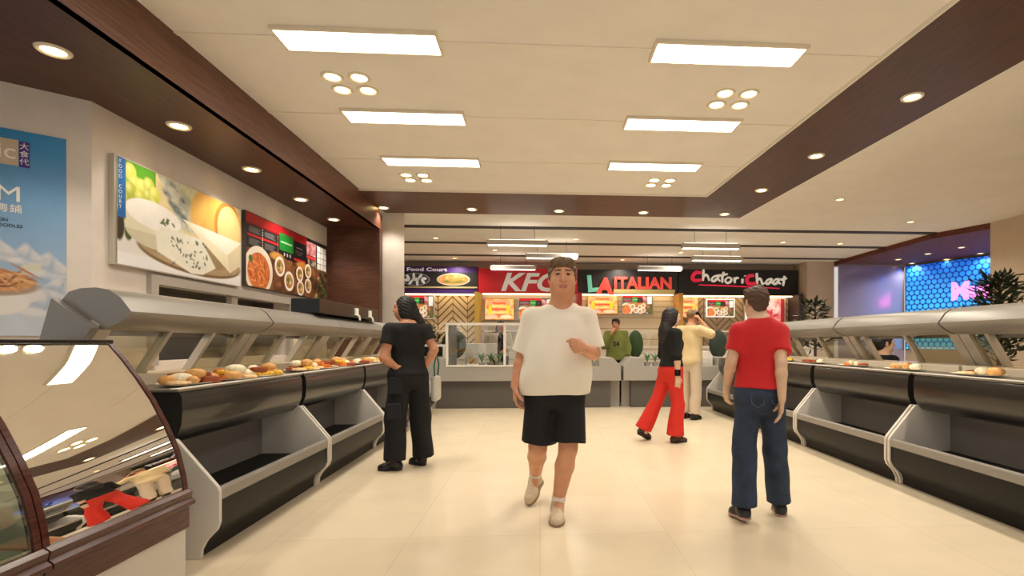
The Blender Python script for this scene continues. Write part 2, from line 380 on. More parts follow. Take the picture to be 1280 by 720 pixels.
for i, (x, y) in enumerate(((-2.3,11.48),(.8,11.44),(-2.34,14.2),(-1.12,12.89),(2.3,14.2),(3.61,12.95),(5.6,11.5))):
    down((x, y, 3.515), 'small dim downlight in the slotted ceiling, ' + ('left one behind the first slot','above the red shop sign','left one near the shop signs','behind the left hanging lamps','above the middle shop sign','behind the right hanging lamps','far right one')[i], 'downlights in the food court ceiling', small=True, watts=SPOT_W*1.5, ang=150, col=(1, .92, .8))
for i, (x, y) in enumerate(((9.72,11.26),(9.59,12.12),(9.46,13.0),(10.85,12.0),(10.72,12.9),(10.3,13.6))):
    down((x, y, 3.40), 'white downlight in the plum niche soffit, %s row, %s from the front' % (('outer','inner')[i//3], ORD[i % 3]), 'downlights in the niche soffit', small=True)
# hanging linear lamps
pend = thing('pendant_light', '', 'pendant light')
MB().box(-.6,.6,-.06,.06,.012,.11).build('housing', M_pend, pend, bevel=.008)
MB().box(-.57,.57,-.045,.045,.0,.012).build('diffuser', mat('pendant_glow', (255, 246, 230), .4, emit=5.), pend)
MB().box(-.55,.55,-.04,.04,.11,.116).build('fill_uplight', mat('fill_uplight_glow', (255, 246, 230), .4, emit=4.), pend)  # glowing strip added to brighten the ceiling above the lamps
for x in (-.33, .33): MB().tube([(x,0,.11),(x,0,.40)], .004, 6).build('wire', M_dark, pend)
for i, (x, y) in enumerate(((-.44,10.13),(.27,11.64),(-.7,13.5),(3.47,10.25),(4.13,11.75),(3.17,13.42))):
    lab = ('white linear lamp hanging on wires, %s of the left three' % ('nearest','middle','farthest')[i]) if i < 3 else ('white linear lamp hanging on wires, %s of the right three' % ('nearest','middle','farthest')[i-3])
    if i == 0: pend.location = (x, y, 3.1); pend['label'] = lab; pend['group'] = 'hanging linear lamps'
    else: copy_tree(pend, (x, y, 3.1), label=lab, group='hanging linear lamps')

# ------------------------------------------------------------------ hot food counters
L_U = 1.5
def make_counter(L, fa=.38, fb=.68):
    t = thing('food_counter', '', 'food counter', group='hooded hot food counters')
    pp = [(-.78,0),(0,0),(.004,.05),(.03,.10),(.085,.16),(.10,.20),(.10,.375),(.09,.40),(-.13,.665),(-.78,.665)]
    for y0 in (.004, L-.03): MB().prism(pp, y0, y0+.026).build('end_panel', M_panel, t, bevel=.004)
    a, c = .03, L-.03
    MB().prism([(-.135,.925),(-.118,.90),(-.112,.82),(-.118,.74),(-.14,.68),(-.19,.635),(-.26,.615),(-.5,.61),(-.5,.925)], a, c).build('belly_panel', M_belly, t, smooth=True)
    MB().box(-.52,-.44,a,c,.0,.61).build('back_panel', M_greyp, t)
    MB().box(-.44,.0,a,c,.255,.275).build('shelf', M_apron, t)
    MB().prism([(-.03,.275),(.05,.383),(.088,.388),(.094,.375),(.092,.322),(.0,.255)], a, c).build('shelf_rim', mat('rim_grey', (146, 141, 134), .45), t, bevel=.004)
    MB().prism([(.088,.318),(.088,.2),(.06,.15),(-.005,.09),(-.02,.05),(-.02,.0),(-.44,.0),(-.44,.254),(.0,.254)], a, c).build('apron', M_apron, t, smooth=True)
    MB().box(-.56,-.122,a-.02,c+.02,.925,.938).build('deck', M_steel, t, bevel=.004)
    MB().box(-.165,-.121,a-.02,c+.02,.938,.944).build('deck_edge_glare', M_white, t)  # white strip paints the glare line along the deck edge
    MB().box(-.86,-.56,a-.02,c+.02,.0,1.0).build('back_ledge', M_deck, t, bevel=.006)
    def strut(y, w, m): MB().bar((-.745,y,.99), (-.545,y,1.31), .05, w, up=(0,1,0)).build('strut', m, t)
    strut(.05, .1, M_frame); strut(L*fa, .035, M_frame); strut(L*fb, .035, M_frame); strut(L-.05, .1, M_frame)
    for y0, y1 in ((.1, L*fa-.02), (L*fb+.02, L-.1)):
        MB().bar((-.75,(y0+y1)/2,.99), (-.56,(y0+y1)/2,1.29), .006, y1-y0, up=(0,1,0)).build('glass_pane', M_paneglass, t)
    cp = [(-.70,1.27),(-.735,1.36),(-.725,1.43),(-.69,1.475),(-.63,1.495),(-.55,1.50),(-.48,1.487),(-.42,1.445),(-.365,1.37),(-.37,1.352),(-.44,1.30),(-.51,1.272),(-.60,1.265)]
    MB().prism(cp, .006, L-.006).build('canopy', M_canopy, t, smooth=True)
    MB().box(-.70,-.645,.12,L-.12,1.252,1.264).build('heat_lamp', M_heat, t)
    MB().box(-.64,-.63,.1,L-.1,1.238,1.268).build('lamp_baffle', M_canopy, t)
    return t
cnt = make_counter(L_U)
grp = 'hooded hot food counters'
lefts = []
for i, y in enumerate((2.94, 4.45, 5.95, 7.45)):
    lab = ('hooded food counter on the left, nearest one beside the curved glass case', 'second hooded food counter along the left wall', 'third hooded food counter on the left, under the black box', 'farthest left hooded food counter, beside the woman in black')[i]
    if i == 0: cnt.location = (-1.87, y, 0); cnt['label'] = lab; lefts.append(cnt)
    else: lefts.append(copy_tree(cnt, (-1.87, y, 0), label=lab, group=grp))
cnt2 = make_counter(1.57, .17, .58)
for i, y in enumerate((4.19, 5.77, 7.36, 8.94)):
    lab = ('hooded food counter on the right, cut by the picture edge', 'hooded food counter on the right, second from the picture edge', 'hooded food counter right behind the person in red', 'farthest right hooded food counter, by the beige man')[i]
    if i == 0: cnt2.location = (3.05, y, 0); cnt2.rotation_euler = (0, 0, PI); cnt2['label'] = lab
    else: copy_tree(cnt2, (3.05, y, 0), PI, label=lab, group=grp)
# leaning side legs at the near end of the left run and both ends of the right
def lean_leg(parent, y):
    MB().prism([(-.735,1.44),(-.52,1.28),(-.60,1.16),(-.69,1.0),(-.88,1.0),(-.80,1.2)], y, y+.05).build('end_support', M_canopy, parent, bevel=.006)
lean_leg(cnt, -.046)

# food laid out on the decks
FOOD = [('bread_roll', (214, 160, 92)), ('glazed_cake', (150, 72, 34)), ('cream_bun', (240, 224, 190)), ('yellow_pastry', (236, 186, 60)), ('pale_cookie', (226, 190, 140)), ('orange_slice', (226, 120, 40))]
def food_mesh(kind):
    nm, c = FOOD[kind]; m = mat('food_'+nm, c, .55, noise=.25, nscale=40)
    b = MB()
    if kind in (0, 2): b.ball((0,0,.028), (.055,.042,.03), 14)
    elif kind == 1: b.lathe([(.001,0),(.05,0),(.055,.015),(.05,.03),(.02,.036),(.001,.034)], 16, caps=False)
    elif kind == 3:
        for k in range(5): b.ball((-.04+.02*k, .015*math.cos(k-2.)-.01, .018), (.02,.026-.003*abs(k-2),.018), 10)
    elif kind == 4: b.lathe([(.001,0),(.045,0),(.052,.01),(.045,.02),(.001,.024)], 16, caps=False)
    else: b.lathe([(.001,0),(.035,.004),(.038,.02),(.03,.034),(.001,.038)], 14, caps=False)
    o = b.build(nm, m, smooth=True); return o
protos = {}
def tray_with_food(X, Y, n, desc, flip=1):
    tr_ = MB(); tr_.lathe([(.001,0),(.10,0),(.15,.012),(.155,.016),(.15,.014),(.10,.005),(.001,.005)], 28, caps=False)
    o = tr_.build('serving_plate', mat('white_china', (240, 236, 226), .25), smooth=True); o.location = (X, Y, .941); o.scale = (.85, 1.5, 1)
    tag(o, 'oval white serving plate of food on ' + desc, 'plate', 'serving plates on the counters')
    for k in range(n+(4 if n > 8 else 0)):
        kd = random.choice((0, 1, 2, 3, 4, 5)); nm = FOOD[kd][0]
        a = 2.39996*k; r = .13*math.sqrt((k+.5)/n) if k < n else .06
        p = (X+r*.75*math.cos(a), Y+r*1.35*math.sin(a), .947 if k < n else .978)
        if kd not in protos: protos[kd] = food_mesh(kd); c = protos[kd]
        else: c = protos[kd].copy(); COL.objects.link(c)
        c.location = p; c.rotation_euler = (0, 0, random.uniform(0, 6))
        s = random.uniform(.85, 1.25); c.scale = (s, s, s)
        tag(c, '%s on the oval plate on %s' % (nm.replace('_', ' '), desc), 'food', '%ss on %s' % (nm.replace('_', ' '), desc))
LN = ('the nearest left counter', 'the second left counter', 'the third left counter', 'the farthest left counter')
for i, y in enumerate((2.94, 4.45, 5.95, 7.45)):
    for j, fy in enumerate((.36, .74, 1.1)):
        tray_with_food(-2.16+.02*j, y+fy, (11, 10, 9)[j] if i < 2 else 7, ('the near end of ','the middle of ','the far end of ')[j]+LN[i])
for i, y in enumerate((4.19, 5.77, 7.36)):
    tray_with_food(3.40, y-1.18, 4, 'the near part of the %s right counter' % ('nearest', 'second', 'third')[i])
    tray_with_food(3.40, y-.42, 4, 'the far part of the %s right counter' % ('nearest', 'second', 'third')[i])

# black box on the third canopy
bb = thing('black_box', 'long black box standing on the canopy of the third left counter', 'box', (-2.42, 5.45, 1.503))
MB().box(-.15,.14,.0,1.95,.0,.155).build('case', M_black, bb, bevel=.01)
for y in (1.0, 1.5):
    g = MB().box(.141,.16,y,y+.10,.03,.12).build('socket', M_white, bb, bevel=.004)
    MB().tube([(.155,y+.05,.04),(.185,y+.05,.02),(.19,y+.05,-.03)], .012, 8).build('plug', M_white, g)

# ------------------------------------------------------------------ curved glass cake cases
def make_case(L, gm, seed):
    t = thing('display_case', '', 'display case')
    gp = [(-.012,.465),(-.022,.54),(-.05,.66),(-.10,.78),(-.165,.91),(-.235,1.02),(-.30,1.11),(-.37,1.195)]
    MB().sheet(gp, .028, L-.028, .006).build('curved_glass', gm, t, smooth=True)
    for y in (.0, L-.026): MB().sheet([(x+.006, z) for x, z in gp], y, y+.026, .022).build('glass_frame', M_mahog, t, smooth=True)
    MB().box(-.95,-.36,.0,L,1.195,1.212).build('top', M_black, t, bevel=.004)
    MB().box(-.98,-.95,.0,L,.28,1.212).build('back_panel', M_mahog, t)
    MB().box(-.95,-.04,.03,L-.03,.46,.475).build('deck', M_deck, t)
    MB().prism([(-.03,.47),(.0,.47),(.02,.455),(.012,.425),(.03,.41),(.03,.395),(.012,.385),(.0,.38),(.0,.275),(-.95,.275),(-.95,.46),(-.03,.46)], .0, L).build('base', M_mahog, t, bevel=.002)
    MB().box(-.95,-.015,.0,L-.006,.0,.272).build('plinth', M_panel, t)
    MB().box(-.9,-.34,.03,L-.03,.80,.81).build('shelf', M_clear, t)
    return t
c1 = make_case(.75, M_mirror, 1); c1.location = (-1.755, 1.93, 0); c1['label'] = 'curved mirror-like glass display case on a mahogany base, beside the nearest left counter'; c1['group'] = 'curved glass display cases'
c2 = make_case(.76, M_greenglass, 2); c2.location = (-1.755, 1.165, 0); c2['label'] = 'greenish curved glass display case cut by the left picture edge'; c2['group'] = 'curved glass display cases'
for k in range(9):
    kd = (0, 4, 2)[k % 3]; c = protos[kd].copy() if kd in protos else food_mesh(kd)
    if kd in protos: COL.objects.link(c)
    else: protos[kd] = c
    c.location = (-2.15-.16*(k//3), 1.3+.22*(k % 3), .811); c.scale = (1.3, 1.3, 1.3)
    tag(c, '%s on the shelf inside the greenish glass case' % FOOD[kd][0].replace('_', ' '), 'food', '%ss in the greenish glass case' % FOOD[kd][0].replace('_', ' '))

# ------------------------------------------------------------------ pictures on the left wall
M_print = painted('print', .3)
M_print_lit = painted('print_lit', .4, emit=.75)
def cheese(n):
    p = Paint(1.80, .91, n, (226, 224, 220)); A = 1.98; E = lambda u, v, a, b_, r=0, s=1.: p.ell(u*A, v, a, b_, r, s)
    p.put(p.rect(0, .30*A, .55, 1.0), (120, 176, 50), .3, 4, 1, (150, 200, 70)); p.put(E(.17, .93, .28, .13, 0, 8), (84, 156, 34))
    p.put(p.rect(.25*A, A, .45, 1.0), (222, 206, 160), .25, 6, 3)
    p.put(p.poly([(.26*A,1.),(.42*A,1.),(.66*A,.5),(.44*A,.5)], 5), (216, 214, 196), .2, 20, 5, (178, 186, 170))
    for (u, v, r) in ((.33,.83,.045),(.40,.70,.06),(.46,.63,.05),(.36,.74,.035),(.52,.58,.03),(.37,.95,.03),(.45,.82,.03)): p.put(E(u, v, r*1.2, r*.7, -.5, 8)*(.4+fbm(p.X, p.Y, 30, 4)), (84, 108, 120))
    p.put(p.poly([(.43*A,1.),(.60*A,1.),(.70*A,.55),(.62*A,.5)], 6), (206, 206, 170), .3, 12, 8)
    p.put(E(.78, .74, .46, .36, -.1, 3), (236, 178, 92), .12, 5, 9); p.put(E(.86, .72, .26, .30, -.15, 2), (192, 128, 60), .15, 9, 2)
    p.put(E(.875, .70, .235, .275, -.15, 2), (244, 206, 140), .06, 6, 2); p.put(E(.58, .80, .12, .26, -.35, 9), (232, 186, 100))
    for (u, v, c) in ((.085,.90,0),(.115,.80,1),(.085,.72,2),(.16,.79,0),(.205,.83,1),(.20,.72,2),(.245,.76,0),(.15,.68,1),(.055,.62,2),(.24,.66,1),(.04,.5,2)):
        p.put(E(u, v, .075, .085, 0, 2), ((204, 208, 92), (190, 196, 76), (170, 182, 66))[c], .08, 5, c); p.put(E(u-.012, v+.03, .03, .035, 0, 12), (226, 226, 140))
    p.put(p.rect(0, A, 0, .12), (232, 232, 234))
    p.put(E(.02, .36, .06, .14, 0, 3), (60, 52, 40)); p.put(E(.075, .33, .05, .09, 0, 3), (70, 84, 36))
    p.put(E(.56, .22, .86, .19, -.03, 2), (120, 96, 66)); p.put(E(.56, .245, .85, .18, -.03, 2), (176, 152, 116), .2, 8, 6); p.put(E(.52, .26, .72, .13, -.03, 3), (150, 128, 92), .25, 10, 3)
    p.put(E(.245, .36, .38, .15, -.04, 2), (206, 202, 176)); p.put(p.rect(.055*A, .435*A, .36, .55), (222, 218, 194), .08, 6, 1); p.put(E(.245, .55, .38, .14, -.05, 2), (240, 238, 232), .05, 14, 7)
    for k in range(8):
        a = k*.8; p.put(E(.33+.035*math.cos(a)*(k/4), .52+.022*math.sin(a*1.7), .03, .012, a, 2), (84, 104, 56))
    p.put(p.poly([(.25*A,.40),(.30*A,.47),(.60*A,.46),(.74*A,.16),(.62*A,.05),(.52*A,.04),(.26*A,.20)], 3), (232, 230, 214), .07, 22, 3)
    r = random.Random(3)
    for k in range(46):
        u = r.uniform(.36, .66); v = r.uniform(.11, .42); p.put(E(u, v, r.uniform(.008,.028), r.uniform(.006,.016), r.uniform(0,3), 2.5), (96, 106, 92))
    p.put(p.poly([(.45*A,.62),(1.0*A,.56),(1.0*A,.27),(.885*A,.14)], 2), (238, 230, 200), .05, 6, 3); p.put(p.poly([(.45*A,.62),(1.0*A,.56),(.86*A,.36)], 3), (246, 242, 226), .04, 9, 3); p.put(p.poly([(.88*A,.145),(.86*A,.36),(1.0*A,.55),(1.0*A,.27)], 2), (224, 212, 176))
    p.put(p.rect(0, .009*A, 0, 1), (150, 140, 120))
    p.put(p.rect(.012*A, .058*A, .44, 1.0), (30, 104, 178))
    return p
def menu(n, w=2.38, h=.90):
    A = w/h; p = Paint(w, h, n, (52, 32, 24)); E = lambda u, v, a, b_, r=0, s=1.5: p.ell(u*A, v, a, b_, r, s); R = lambda a, b_, c, d: p.rect(a*A, b_*A, c, d)
    p.put(R(0, 1, 0, .55), (148, 96, 58), .5, 9, 3, (90, 52, 30)); p.put(R(0, 1, .52, 1.), (24, 20, 22)); p.put(R(0, .68, .87, 1.), (172, 26, 34), .12, 14, 2)
    p.put(R(.01, .32, .685, .72), (190, 34, 40)); p.put(R(0, .34, .845, .872), (120, 20, 26))
    for x0, x1 in ((.015,.145),(.165,.30)):
        for z0, z1 in ((.73,.84),(.56,.68)):
            p.put(R(x0, x1, z0, z1), (38, 36, 40))
            for k in range(5): p.put(R(x0+.012, x1-.012-.012*(k % 3), z0+.014+(z1-z0-.03)*k/5, z0+.024+(z1-z0-.03)*k/5), (120, 118, 120))
    for k in range(8): p.put(R(.15, .16, .57+.035*k, .59+.035*k), (190, 180, 176)); p.put(R(.312, .322, .57+.035*k, .59+.035*k), (190, 120, 110))
    p.put(R(.335, .50, .64, .90), (24, 134, 52)); p.put(R(.35, .485, .755, .785), (150, 214, 150)); p.put(R(.335, .50, .54, .64), (18, 16, 18))
    for k in range(3): p.put(R(.385+.035*k, .40+.035*k, .565, .615), (190, 190, 190))
    p.put(R(.51, .65, .56, .86), (22, 20, 22)); p.put(R(.51, .66, .55, .59), (196, 40, 44)); p.put(R(.54, .62, .76, .775), (130, 126, 126)); p.put(R(.53, .63, .70, .71), (110, 106, 106)); p.put(R(.55, .61, .66, .67), (110, 106, 106))
    p.put(R(.68, .82, .72, .95), (196, 150, 150), .4, 18, 6, (140, 70, 76)); p.put(R(.68, .82, .66, .71), (200, 60, 60)); p.put(R(.69, .82, .53, .65), (40, 32, 30), .6, 24, 2, (170, 150, 130))
    p.put(R(.83, .985, .52, .96), (60, 56, 56))
    for i in range(3):
        for j in range(4): p.put(R(.835+.05*i, .88+.05*i, .53+.105*j, .625+.105*j), (232, 230, 226))
    p.put(R(.80, 1., 0, .50), (46, 44, 28), .6, 16, 5, (120, 96, 60))
    for k in range(14): p.put(E(.82+.17*((k*37) % 10)/10, .05+.4*((k*53) % 10)/10, .05, .035, k, 2), ((60, 100, 44), (170, 60, 40), (190, 180, 150), (80, 110, 50))[k % 4])
    p.put(E(.12, .24, .37, .34), (236, 226, 210)); p.put(E(.12, .22, .29, .27), (186, 92, 46), .5, 26, 1, (226, 132, 70))
    for k in range(26): p.put(E(.12+.09*math.cos(k*2.4)*(k/26)**.5, .22+.2*math.sin(k*2.4)*(k/26)**.5, .07, .012, k*1.1, 1.5), ((222, 128, 66), (164, 70, 34), (236, 158, 92))[k % 3])
    p.put(E(.04, .38, .05, .05), (70, 110, 40))
    p.put(E(.31, .52, .2, .06, 0, 6), (206, 148, 70)); p.put(E(.62, .50, .2, .06, 0, 6), (206, 140, 64))
    for (u, v, r) in ((.34,.38,.15),(.45,.19,.155),(.585,.35,.125),(.70,.44,.12),(.70,.19,.125),(.595,.12,.125)):
        p.put(E(u, v, r, r), (240, 234, 224)); p.put(E(u, v, r*.72, r*.72), (150, 92, 46), .5, 30, int(u*90), (206, 160, 96)); p.put(E(u-.012, v+.02, r*.3, r*.25), (104, 122, 54)); p.put(E(u+.015, v-.02, r*.25, r*.25), (214, 190, 140))
    return p
def wall_picture(name, label, y0, z0, p, mt, fr):
    t = thing(name, label, 'picture', (-3.62, y0, z0))
    MB().box(.0, .05, -.012, p.w+.012, -.012, p.h+.012).build('frame', fr, t, bevel=.003)
    p.mesh('print', mt, t, lambda u, v: (.0515, u, v))
    return t
t = wall_picture('cheese_picture', 'big framed picture of cheeses and green grapes on the left wall', 4.54, 1.87, cheese(200), M_print, M_frame)
for i, ch in enumerate('FOOD COURT'):
    if ch != ' ': text('lettering', ch, .045, M_white, t, (.053, .045, .86-.043*i), (PI/2, 0, PI/2), ax='CENTER', extrude=.001)
wall_picture('menu_picture', 'framed red and black menu with bowls of food on the left wall', 6.46, 1.90, menu(200), M_print, mat('menu_frame', (60, 54, 50), .4))

def lotus(n):
    w, h = 1.1, 1.55; A = w/h; p = Paint(w, h, n, (90, 150, 196)); g = p.Y
    c0, c1 = np.array(lin((44, 128, 184))), np.array(lin((168, 186, 206))); f = np.clip(1.15-g*1.25, 0, 1)[..., None]
    p.C = c0*(1-f)+c1*f; p.C *= (1+.16*(fbm(p.X, p.Y, 9, 4)-.5))[..., None]
    E = lambda s_, z, a, b_, r=0, q=2.: p.ell((w-s_)/h, (z-1.25)/h, a/h, b_/h, r, q)
    p.put(p.rect(0, A, 0, .13), (190, 198, 210), .12, 8, 2)
    rr = random.Random(5)
    for cx, cz, sc in ((.10,1.78,1.),(.22,1.86,.8),(.40,1.90,1.),(.04,1.62,.9),(.12,1.48,1.1),(.62,1.8,1.1),(.5,1.5,1.1)):
        for k in range(9):
            a = -.3+k*PI/8*1.15; L = .10*sc; p.put(E(cx-math.cos(a)*L*.7, cz+math.sin(a)*L*.7-.03, L*.72, .03*sc, PI-a, 4), ((196, 198, 202), (164, 176, 194), (208, 206, 206))[k % 3], .1, 30, k)
    for k in range(7): p.put(E(.16+.03*(k % 3), 1.76+.018*(k//3), .022, .014, 0, 2), (206, 202, 180))
    p.put(E(.40, 1.57, .27, .10), (212, 208, 204)); p.put(E(.40, 1.50, .20, .10), (218, 214, 210)); p.put(E(.40, 1.62, .25, .075), (160, 140, 122))
    p.put(E(.40, 1.66, .235, .085), (150, 96, 58), .5, 26, 5, (206, 150, 100))
    for k in range(40): p.put(E(.40+.2*math.cos(k*2.4)*(k/40)**.5, 1.67+.065*math.sin(k*2.4)*(k/40)**.5, .06, .008, k*.9, 1.5), ((196, 140, 92), (120, 74, 46), (220, 172, 120))[k % 3])
    for k in range(3): p.put(E(.22+.12*k, 1.74, .09, .008, -.6+.2*k, 1.5), (176, 120, 76))
    return p
d = Vector((.798, .603, 0)); nrm = Vector((.603, -.798, 0)); R0 = Vector((-3.735, 4.283, 1.25))-d*1.1
t = thing('noodle_poster', 'tall blue noodle poster on the angled wall at the left edge', 'poster', tuple(R0+nrm*.004), math.atan2(.603, .798))
MB().box(0, 1.1, -.014, -.001, 0, 1.55).build('board', M_white, t)
lotus(260).mesh('print', M_print, t, lambda u, v: (u, -.0155, v))
def flat(name, parts, parent, y):
    for nm, x0, x1, z0, z1, m in parts: MB().box(x0, x1, y-.003, y, z0, z1).build(nm, m, parent)
flat('tags', (('tan_label', .50, .842, 1.28, 1.475, mat('tan_label', (190, 170, 146), .5)), ('purple_label', .845, .90, 1.275, 1.47, mat('purple_label', (62, 44, 130), .5))), t, -.0155)
text('lettering', 'blic', .16, M_white, t, (.832, -.019, 1.33), (PI/2, 0, 0), ax='RIGHT', extrude=.001)
for i, ch in enumerate('大食代'): text('lettering', ch, .052, M_white, t, (.872, -.019, 1.415-.058*i), (PI/2, 0, 0), ax='CENTER', extrude=.001)
text('lettering', 'OM', .165, M_white, t, (.862, -.018, 1.01), (PI/2, 0, 0), ax='RIGHT', extrude=.001, sx=1.1)
text('lettering', '斯粵鋪', .068, M_white, t, (.862, -.018, .93), (PI/2, 0, 0), ax='RIGHT', extrude=.001)
M_ink = mat('dark_ink', (40, 44, 58), .5)
text('lettering', 'LI XIN', .036, M_ink, t, (.79, -.018, .855), (PI/2, 0, 0), ax='RIGHT', extrude=.001)
text('lettering', 'NG NOODLES', .034, M_ink, t, (.865, -.018, .815), (PI/2, 0, 0), ax='RIGHT', extrude=.001)

# ------------------------------------------------------------------ shop fronts of the food court
def strokes(name, lines, r, m, parent, conv, depth=.03):
    b = MB()
    for L in lines:
        P = [Vector(conv(*p)) for p in L]; Q = []
        for i in range(len(P)-1):
            p0, p1, p2, p3 = P[max(i-1, 0)], P[i], P[i+1], P[min(i+2, len(P)-1)]
            for k in range(4):
                s = k/4; Q.append(.5*((2*p1)+(p2-p0)*s+(2*p0-5*p1+4*p2-p3)*s*s+(3*p1-p0-3*p2+p3)*s**3))
        Q.append(P[-1]); n = len(Q)
        b.tube(Q, [r*(.75+.35*math.sin(PI*min(1, (i+1)/n))) for i in range(n)], 6)
    return b.build(name, m, parent, smooth=True)
SY = 14.6
def sign(name, label, x0, x1, z0, z1, m):
    t = thing(name, label, 'sign', ((x0+x1)/2, SY, z0)); w = (x1-x0)/2
    MB().box(-w, w, 0, .33, 0, z1-z0).build('board', m, t, bevel=.01)
    MB().box(-w+.1, w-.1, .1, .3, -.03, 0).build('light_strip', mat('shop_light', (255, 226, 176), .4, emit=2.4), t)
    return t, (x0+x1)/2, z0
M_pur = mat('sign_purple', (74, 42, 116), .4); M_sdark = mat('sign_charcoal', (40, 37, 36), .5); M_red = mat('sign_red', (190, 24, 34), .4, emit=.12)
s1, cx, cz = sign('purple_shop_sign', 'purple and charcoal shop sign with two food ovals, left by the white column', -3.9, -1.76, 2.58, 3.34, M_pur)
MB().box(-1.07, 1.07, -.012, 0, .19, .59).build('dark_band', M_sdark, s1)
MB().box(-1.07, 1.07, -.02, 0, .145, .19).build('cream_bar', mat('sign_cream', (206, 188, 140), .5), s1)
text('lettering', 'Food Court', .135, mat('sign_white', (226, 216, 220), .5, emit=.25), s1, (-.90, -.005, .625), (PI/2, 0, 0), bold=.004, sx=1.7, extrude=.01)
def dish(kind):
    p = Paint(.96, .36, 44, (40, 37, 36)); A = .96/.36
    if kind:
        p.put(p.ell(A/2, .5, 1.28, .49), (190, 176, 150)); p.put(p.ell(A/2, .5, 1.16, .42), (196, 104, 56), .5, 8, 2, (226, 152, 84)); p.put(p.ell(A/2, .34, .9, .16, 0, 3), (116, 112, 46), .4, 12, 3); p.put(p.ell(A/2+.2, .5, .6, .12, .2, 3), (160, 120, 60))
    else:
        p.put(p.ell(A/2, .5, 1.28, .49), (150, 146, 142)); p.put(p.ell(A/2, .5, 1.2, .45), (56, 52, 52))
        for k in range(8): p.put(p.ell(A/2+.8*math.cos(k*PI/4+.2), .5+.29*math.sin(k*PI/4+.2), .24, .12, k*PI/4), (214, 210, 206), .2, 9, k)
        p.put(p.ell(A/2, .5, .34, .14), (196, 192, 186))
    return p
dish(1).mesh('food_oval', painted('dish_print', .5, .25), s1, lambda u, v: (-.08+u, -.014, .21+v))
dish(0).mesh('emblem_oval', painted('emblem_print', .5, .25), s1, lambda u, v: (-1.06+u*.85, -.014, .21+v))
s2, cx, cz = sign('red_shop_sign', 'red shop sign with big slanted silver letters behind the man in white', -1.74, 1.08, 2.60, 3.30, M_red)
M_silver = mat('sign_silver', (206, 200, 190), .4, emit=.25)
text('lettering', 'KFC', .70, M_silver, s2, (-.80, -.03, .07), (PI/2, 0, 0), bold=.018, shear=.28, sx=1.22, extrude=.03)
s3, cx, cz = sign('dark_shop_sign', 'charcoal shop sign with a teal letter and red letters, middle of the food court', 1.10, 3.98, 2.60, 3.29, M_sdark)
M_teal = mat('sign_teal', (122, 206, 178), .5, emit=.25); M_coral = mat('sign_coral', (226, 74, 62), .5, emit=.3)
text('lettering', 'L', .62, M_teal, s3, (-1.18, -.03, .06), (PI/2, -.08, 0), bold=.03, extrude=.03, label='big teal letter')
text('lettering', 'A', .60, M_coral, s3, (-.89, -.035, .02), (PI/2, .06, 0), bold=.035, extrude=.03, label='big red letter')
text('lettering', 'ITALIAN', .46, M_coral, s3, (-.44, -.03, .15), (PI/2, 0, 0), bold=.016, sx=1.0, extrude=.03)
MB().box(-.44, 1.34, -.06, 0, .01, .12).build('cream_bar', mat('sign_cream2', (206, 186, 122), .5), s3)
s4, cx, cz = sign('black_shop_sign', 'black shop sign with handwritten white and pink letters, on the right', 4.0, 7.56, 2.57, 3.32, mat('sign_black', (30, 27, 28), .45))
cv = lambda a, b_: (4.06+a*.002792-5.78, -.02, 3.70-b_*.002637-2.57)
M_pink = mat('sign_pink', (226, 40, 74), .5, emit=.35); M_chalk = mat('sign_chalk', (222, 216, 200), .5, emit=.35)
strokes('pink_letter', [[(215,185),(165,180),(130,215),(125,250),(150,268),(220,262)]], .055, M_pink, s4, cv)
strokes('pink_letter', [[(775,210),(725,215),(700,255),(715,295),(760,300),(800,290)]], .055, M_pink, s4, cv)
strokes('white_letters', [[(240,145),(236,272)],[(236,240),(262,205),(285,220),(300,272)],[(395,208),(350,225),(325,258),(348,275),(385,245),(400,205),(396,250),(418,275)],[(455,172),(440,230),(440,292)],[(405,215),(495,195)],[(500,230),(470,262),(490,292),(525,280),(535,245),(500,230)],[(570,230),(572,296)],[(571,262),(590,236),(615,240)],[(655,245),(652,298)],[(678,210),(682,216)]], .034, M_chalk, s4, cv)
strokes('white_letters', [[(806,180),(812,305)],[(814,265),(838,240),(855,262),(866,300),(890,290)],[(965,242),(925,255),(905,288),(930,300),(960,265),(968,240),(965,282),(985,298)],[(1040,242),(1000,255),(985,293),(1010,300),(1035,270),(1042,240),(1045,288),(1065,297)],[(1105,212),(1090,322)],[(1060,252),(1130,238)]], .034, M_chalk, s4, cv)
strokes('underline', [[(190,316),(420,322),(700,334),(1050,350)]], .02, M_pink, s4, cv)

# back walls of the shops and their lit menus
def shop_wall(label, x0, x1, z1, paint_fn, nm):
    t = thing(nm, label, 'wall panel', ((x0+x1)/2, 14.99, 0)); w = (x1-x0)/2
    MB().box(-w, w, -.03, 0, 0, z1).build('board', M_white, t)
    p = paint_fn(x1-x0, z1); p.mesh('facing', M_print, t, lambda u, v: (-w+u, -.032, v)); return t
def chevron(base, groove, pitch, wdt):
    def fn(w, h):
        p = Paint(w, h, 200, base); x = p.X*h; y = p.Y*h; m = np.abs(((x/wdt) % 2)-1)
        v = ((y-m*wdt*1.0) / pitch) % 1.; p.put(np.clip((.16-np.abs(v-.5))*12, 0, 1), groove); p.put((np.abs(((x/wdt) % 1)-.0) < .05)*1., groove); return p
    return fn
def planks(base, line, pitch):
    def fn(w, h):
        p = Paint(w, h, 110, base); p.put((((p.Y*h)/pitch) % 1 < .12)*1., line, .2, 5); return p
    return fn
shop_wall('cream chevron timber wall under the purple shop sign', -4.2, -1.8, 2.7, chevron((236, 214, 172), (120, 88, 58), .2, .42), 'chevron_panel')
shop_wall('pale grey shop wall with shelves under the red sign', -1.7, 1.1, 2.7, planks((198, 188, 170), (160, 148, 128), .3), 'plank_panel')
